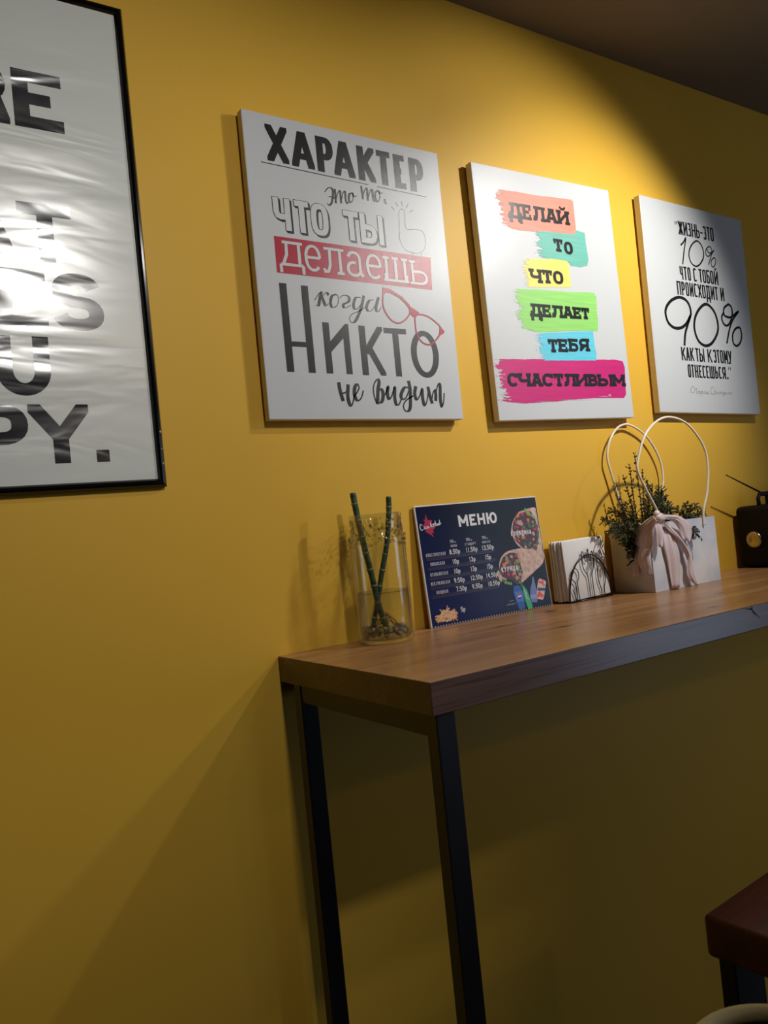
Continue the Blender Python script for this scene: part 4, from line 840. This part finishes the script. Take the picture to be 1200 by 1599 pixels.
# ---------------------------------------------------------------- flower bag
BX0, BX1, BY0, BY1, BH = 1.250, 1.513, -0.135, -0.012, 0.166
bag = thing('flower_bag', 'white marbled paper gift bag with tall white loop handles and pink bow', 'gift bag', (BX0, BY0, TZ+.0004))
bw, bd = BX1-BX0, BY1-BY0; th = .0016
m = MB(); m.box((0, 0, 0), (bw, th, BH)); m.build('front_panel', bag_m, bag)
m = MB(); m.box((0, bd-th, 0), (bw, bd, BH)); m.build('back_panel', bag_m, bag)
for x in (0, bw-th):
    m = MB(); m.box((x, th, 0), (x+th, bd-th, BH)); m.build('side_panel', bag_m, bag)
m = MB(); m.box((th, th, 0), (bw-th, bd-th, th)); m.build('bottom_panel', bag_m, bag)
HB = [(1.292, 1.155), (1.288, 1.197), (1.232, 1.294), (1.234, 1.332), (1.27, 1.391), (1.327, 1.427), (1.383, 1.433), (1.444, 1.413), (1.496, 1.359), (1.506, 1.305), (1.492, 1.242), (1.467, 1.192), (1.462, 1.155)]
HA = [(1.302, 1.155), (1.299, 1.223), (1.278, 1.305), (1.268, 1.35), (1.281, 1.39), (1.311, 1.422), (1.341, 1.435), (1.373, 1.433), (1.421, 1.41), (1.455, 1.376), (1.478, 1.332), (1.481, 1.287), (1.471, 1.247), (1.468, 1.155)]
for P, y in ((HB, -0.1375), (HA, -0.016)):
    m = MB(); m.tube([(p.x-BX0, p.y-BY0, p.z-TZ) for p in smooth([(a, y, c) for a, c in P], 7)], .0029, 10); m.build('handle', cord_m, bag, True)
bow = thing('ribbon_bow', 'pale pink satin ribbon bow tied at front corner of the white bag', 'ribbon', (1.262, -.15, 1.19))
off = Vector((1.262, -.15, 1.19))
for nm, A, B, sd in RIBBON:
    m = MB(); A = [Vector(p)-off for p in A]; B = [Vector(p)-off for p in B]
    if sd > 0: m.loft(A, B, 8, .008, (0, -1, 0))
    else: m.loft(A, B, 8, .008, (-1, 0, 0))
    solid(m.build(nm, satin_m, bow, True), .0006)
m = MB(); m.blob((.008, -.003, -.001), (.017, .010, .012), 2); m.blob((.002, -.002, .006), (.010, .008, .012), 2); m.build('knot', satin_m, bow, True)
# evergreen sprigs
def sprig(base, tip, kind, i):
    rg = random.Random(100+i); b_ = Vector(base); e = Vector(tip)
    o = thing('evergreen_sprig', SPL[i], 'evergreen sprig', base, group='evergreen sprigs in the white bag')
    d = e-b_; L_ = d.length; P = [Vector((0, 0, 0))]
    for t in (.33, .66, 1.0):
        q = d*t
        if kind == 'droop': q = q+Vector((0, 0, .045*math.sin(math.pi*t)))
        elif kind == 'bushy': q = q+Vector((rg.uniform(-.008, .008), rg.uniform(-.01, .01), .01*math.sin(math.pi*t)))
        else: q = q+Vector((rg.uniform(-.006, .006), rg.uniform(-.004, .004), 0))
        P.append(q)
    S = smooth(P, 8); n = len(S)
    m = MB(); m.tube(S, [(.0024 if kind == 'twig' else .0016)*(1-.6*k/n) for k in range(n)], 6); m.build('stem', twig_m, o, True)
    m = MB(); axis = None
    def scale_leaf(p, dr, l, w_):
        dr = dr.normalized(); sdv = dr.cross(Vector((rg.uniform(-1, 1), rg.uniform(-1, 1), rg.uniform(-1, 1)))).normalized()*w_; up = dr.cross(sdv).normalized()*w_*.5
        a = [m.bm.verts.new(p), m.bm.verts.new(p+dr*l*.5+sdv), m.bm.verts.new(p+dr*l), m.bm.verts.new(p+dr*l*.5-sdv), m.bm.verts.new(p+dr*l*.5+up)]
        for u, v in ((0, 1), (1, 2), (2, 3), (3, 0)): m.bm.faces.new((a[u], a[v], a[4]))
    S = resample(S, 34)
    st = 12 if kind == 'twig' else 5
    for k in range(st, 34):
        p = S[k]; T = (S[min(k+1, 33)]-S[k-1]).normalized(); side = T.cross(Vector((rg.uniform(-1, 1), rg.uniform(-1, 1), rg.uniform(-1, 1)))).normalized()
        nb = {'twig': 1 if k % 2 == 0 else 0, 'droop': 3, 'bushy': 3}[kind]
        for s_ in range(nb):
            sd = side if s_ == 0 else (-side if s_ == 1 else T.cross(side))
            bd_ = (T*.9+sd).normalized(); bl = rg.uniform(.012, .026)*(1.15-.5*k/34)*(0.7 if kind == 'twig' else 1)
            q = p.copy()
            for j in range(int(bl/.0028)):
                q = q+bd_*.0028+Vector((0, 0, -.00035*j if kind == 'droop' else 0))
                for sg in (1, -1):
                    lat = bd_.cross(side)*sg
                    scale_leaf(q, bd_*.8+lat*rg.uniform(.3, .8), rg.uniform(.0048, .0075), .0017)
        if kind == 'twig': 
            for sg in (1, -1): scale_leaf(p, T+side*sg*.5, .008, .0022)
    m.build('foliage', needle_m if kind != 'twig' else twigleaf_m, o, False, kind='stuff')
twigleaf_m = add_noise(newmat('brown_scales', (70, 62, 40), 0.6), (60, 60, 60), (66, 44, 30), (84, 84, 52))
SPL = {}
desc = {'twig': 'thin upright brown-green evergreen twig', 'droop': 'arching evergreen sprig with hanging scale leaves', 'bushy': 'dense dark evergreen sprig'}
where = ['tallest, rising between the two handles', 'at the left, inside the back handle', 'second tallest, inside the back handle', 'just right of the tallest twig', 'short, right of the tallest twig', 'leaning left past the back handle', 'low and leaning furthest left',
 'hanging over the left rim, furthest left', 'hanging over the left side panel', 'rising just behind the left rim', 'drooping at the left above the side panel', 'beside the pink bow, left of it', 'in the upper left of the clump',
 'upper left of the middle clump', 'top of the middle clump', 'upper right of the middle clump', 'right edge of the middle clump', 'lower right of the middle clump', 'left of the middle clump behind the front handle', 'centre of the middle clump', 'low in the middle clump above the bow',
 'left of the right-hand clump', 'top of the right-hand clump', 'upper right of the right-hand clump', 'furthest right over the bag rim', 'hanging over the right of the front panel', 'hanging lowest over the front panel', 'centre of the right-hand clump']
for i, (b_, e, k) in enumerate(SPRIGS):
    SPL[i] = (desc[k]+', '+where[i]); 
    b2 = (max(min(b_[0], BX1-.02), BX0+.03), -.075+.004*((i % 5)-2), TZ+.03)
    sprig(b2, e, k, i)

# ---------------------------------------------------------------- radio
rad = thing('portable_radio', 'black portable radio with chrome side knob and antenna at table right', 'radio', (1.79, -0.138, TZ+.0005))
m = MB(); m.box((0, 0, 0.004), (.31, .126, .178), .016, 4); m.build('body', radio_m, rad, True)
for x in (.03, .28):
    for y in (.02, .106):
        m = MB(); m.box((x-.008, y-.008, 0), (x+.008, y+.008, .006), .001); m.build('foot', radio_m, rad)
def disc(name, mat, cy, cz, r_, x0, x1):
    m = MB(); n = 32
    pr = [(0, x0), (r_, x0), (r_, x0+(x1-x0)*.7), (r_*.9, x1), (r_*.55, x1), (r_*.5, x1+.001), (0, x1+.001)]
    m.lathe([(a, b) for a, b in pr], n=n)
    for v in m.bm.verts: v.co = Vector((v.co.z, cy+v.co.x, cz+v.co.y))
    m.build(name, mat, rad, True)
disc('tuning_knob', chrome_m, .068, .082, .0235, .0, -.010)
m = MB(); m.tube([(.03, .063, .165), (.028, .063, .198), (.036, .063, .208), (.27, .063, .208), (.282, .063, .198), (.28, .063, .165)], .0055, 10); m.build('handle', radio_m, rad, True)
m = MB(); m.tube([(.10, .068, .212), (.055, .068, .2025+.010), (-.02, .068, .2400), (-.1015, .068, .2700)], [.0034, .0030, .0024, .0015], 8); m.blob((-.1035, .068, .2708), .0024, 2)
m.build('antenna', newmat('dark_metal', (40, 36, 34), 0.35, metal=.6), rad, True)
m = MB(); m.box((.085, .058, .177), (.115, .078, .214), .003); m.build('antenna_mount', radio_m, rad)

# ---------------------------------------------------------------- stool at lower right
SX, SY, SZ = 0.598, -0.6675, 0.65
st = thing('bar_stool', 'dark reddish wooden stool seat on black steel legs, bottom right corner', 'stool', (SX, SY, 0), (0, 0, R(4)))
m = MB(); m.box((0, -.34, SZ-.058), (.36, 0, SZ), .007, 3); o = m.build('seat', stool_wood, st, True)
for (x0, y0, x1, y1) in ((.012, -.034, .085, -.010), (.275, -.034, .348, -.010), (.012, -.330, .085, -.306), (.275, -.330, .348, -.306)):
    m = MB(); m.box((x0, y0, FZ), (x1, y1, SZ-.0585), .002); m.build('leg', steel_m, st)
for (lo, hi) in (((.085, -.032, SZ-.098), (.275, -.012, SZ-.0585)), ((.085, -.328, SZ-.098), (.275, -.308, SZ-.0585)), ((.085, -.032, .2), (.275, -.012, .23)), ((.085, -.328, .2), (.275, -.308, .23))):
    m = MB(); m.box(lo, hi, .002); m.build('rail', steel_m, st)

# ---------------------------------------------------------------- round bin below the stool
bn = thing('waste_bin', 'round black-lined bin with a pale cream rim, at bottom right edge', 'bin', (0.270, -0.985, 0))
m = MB(); m.lathe([(0, FZ), (.060, FZ), (.072, .745), (.070, .745), (.058, FZ+.004), (0, FZ+.004)], n=48); m.build('body', newmat('bin_black', (16, 15, 16), .5), bn, True)
m = MB(); m.tube([(.071*math.cos(a*.1309), .071*math.sin(a*.1309), .748) for a in range(48)], .0075, 12, closed=True); m.build('rim', newmat('cream_plastic', (228, 214, 158), .45), bn, True)
m = MB(); m.lathe([(0, .70), (.05, .705), (.066, .735)], n=40); solid(m.build('liner', newmat('black_liner', (10, 10, 11), .4), bn, True), .001)
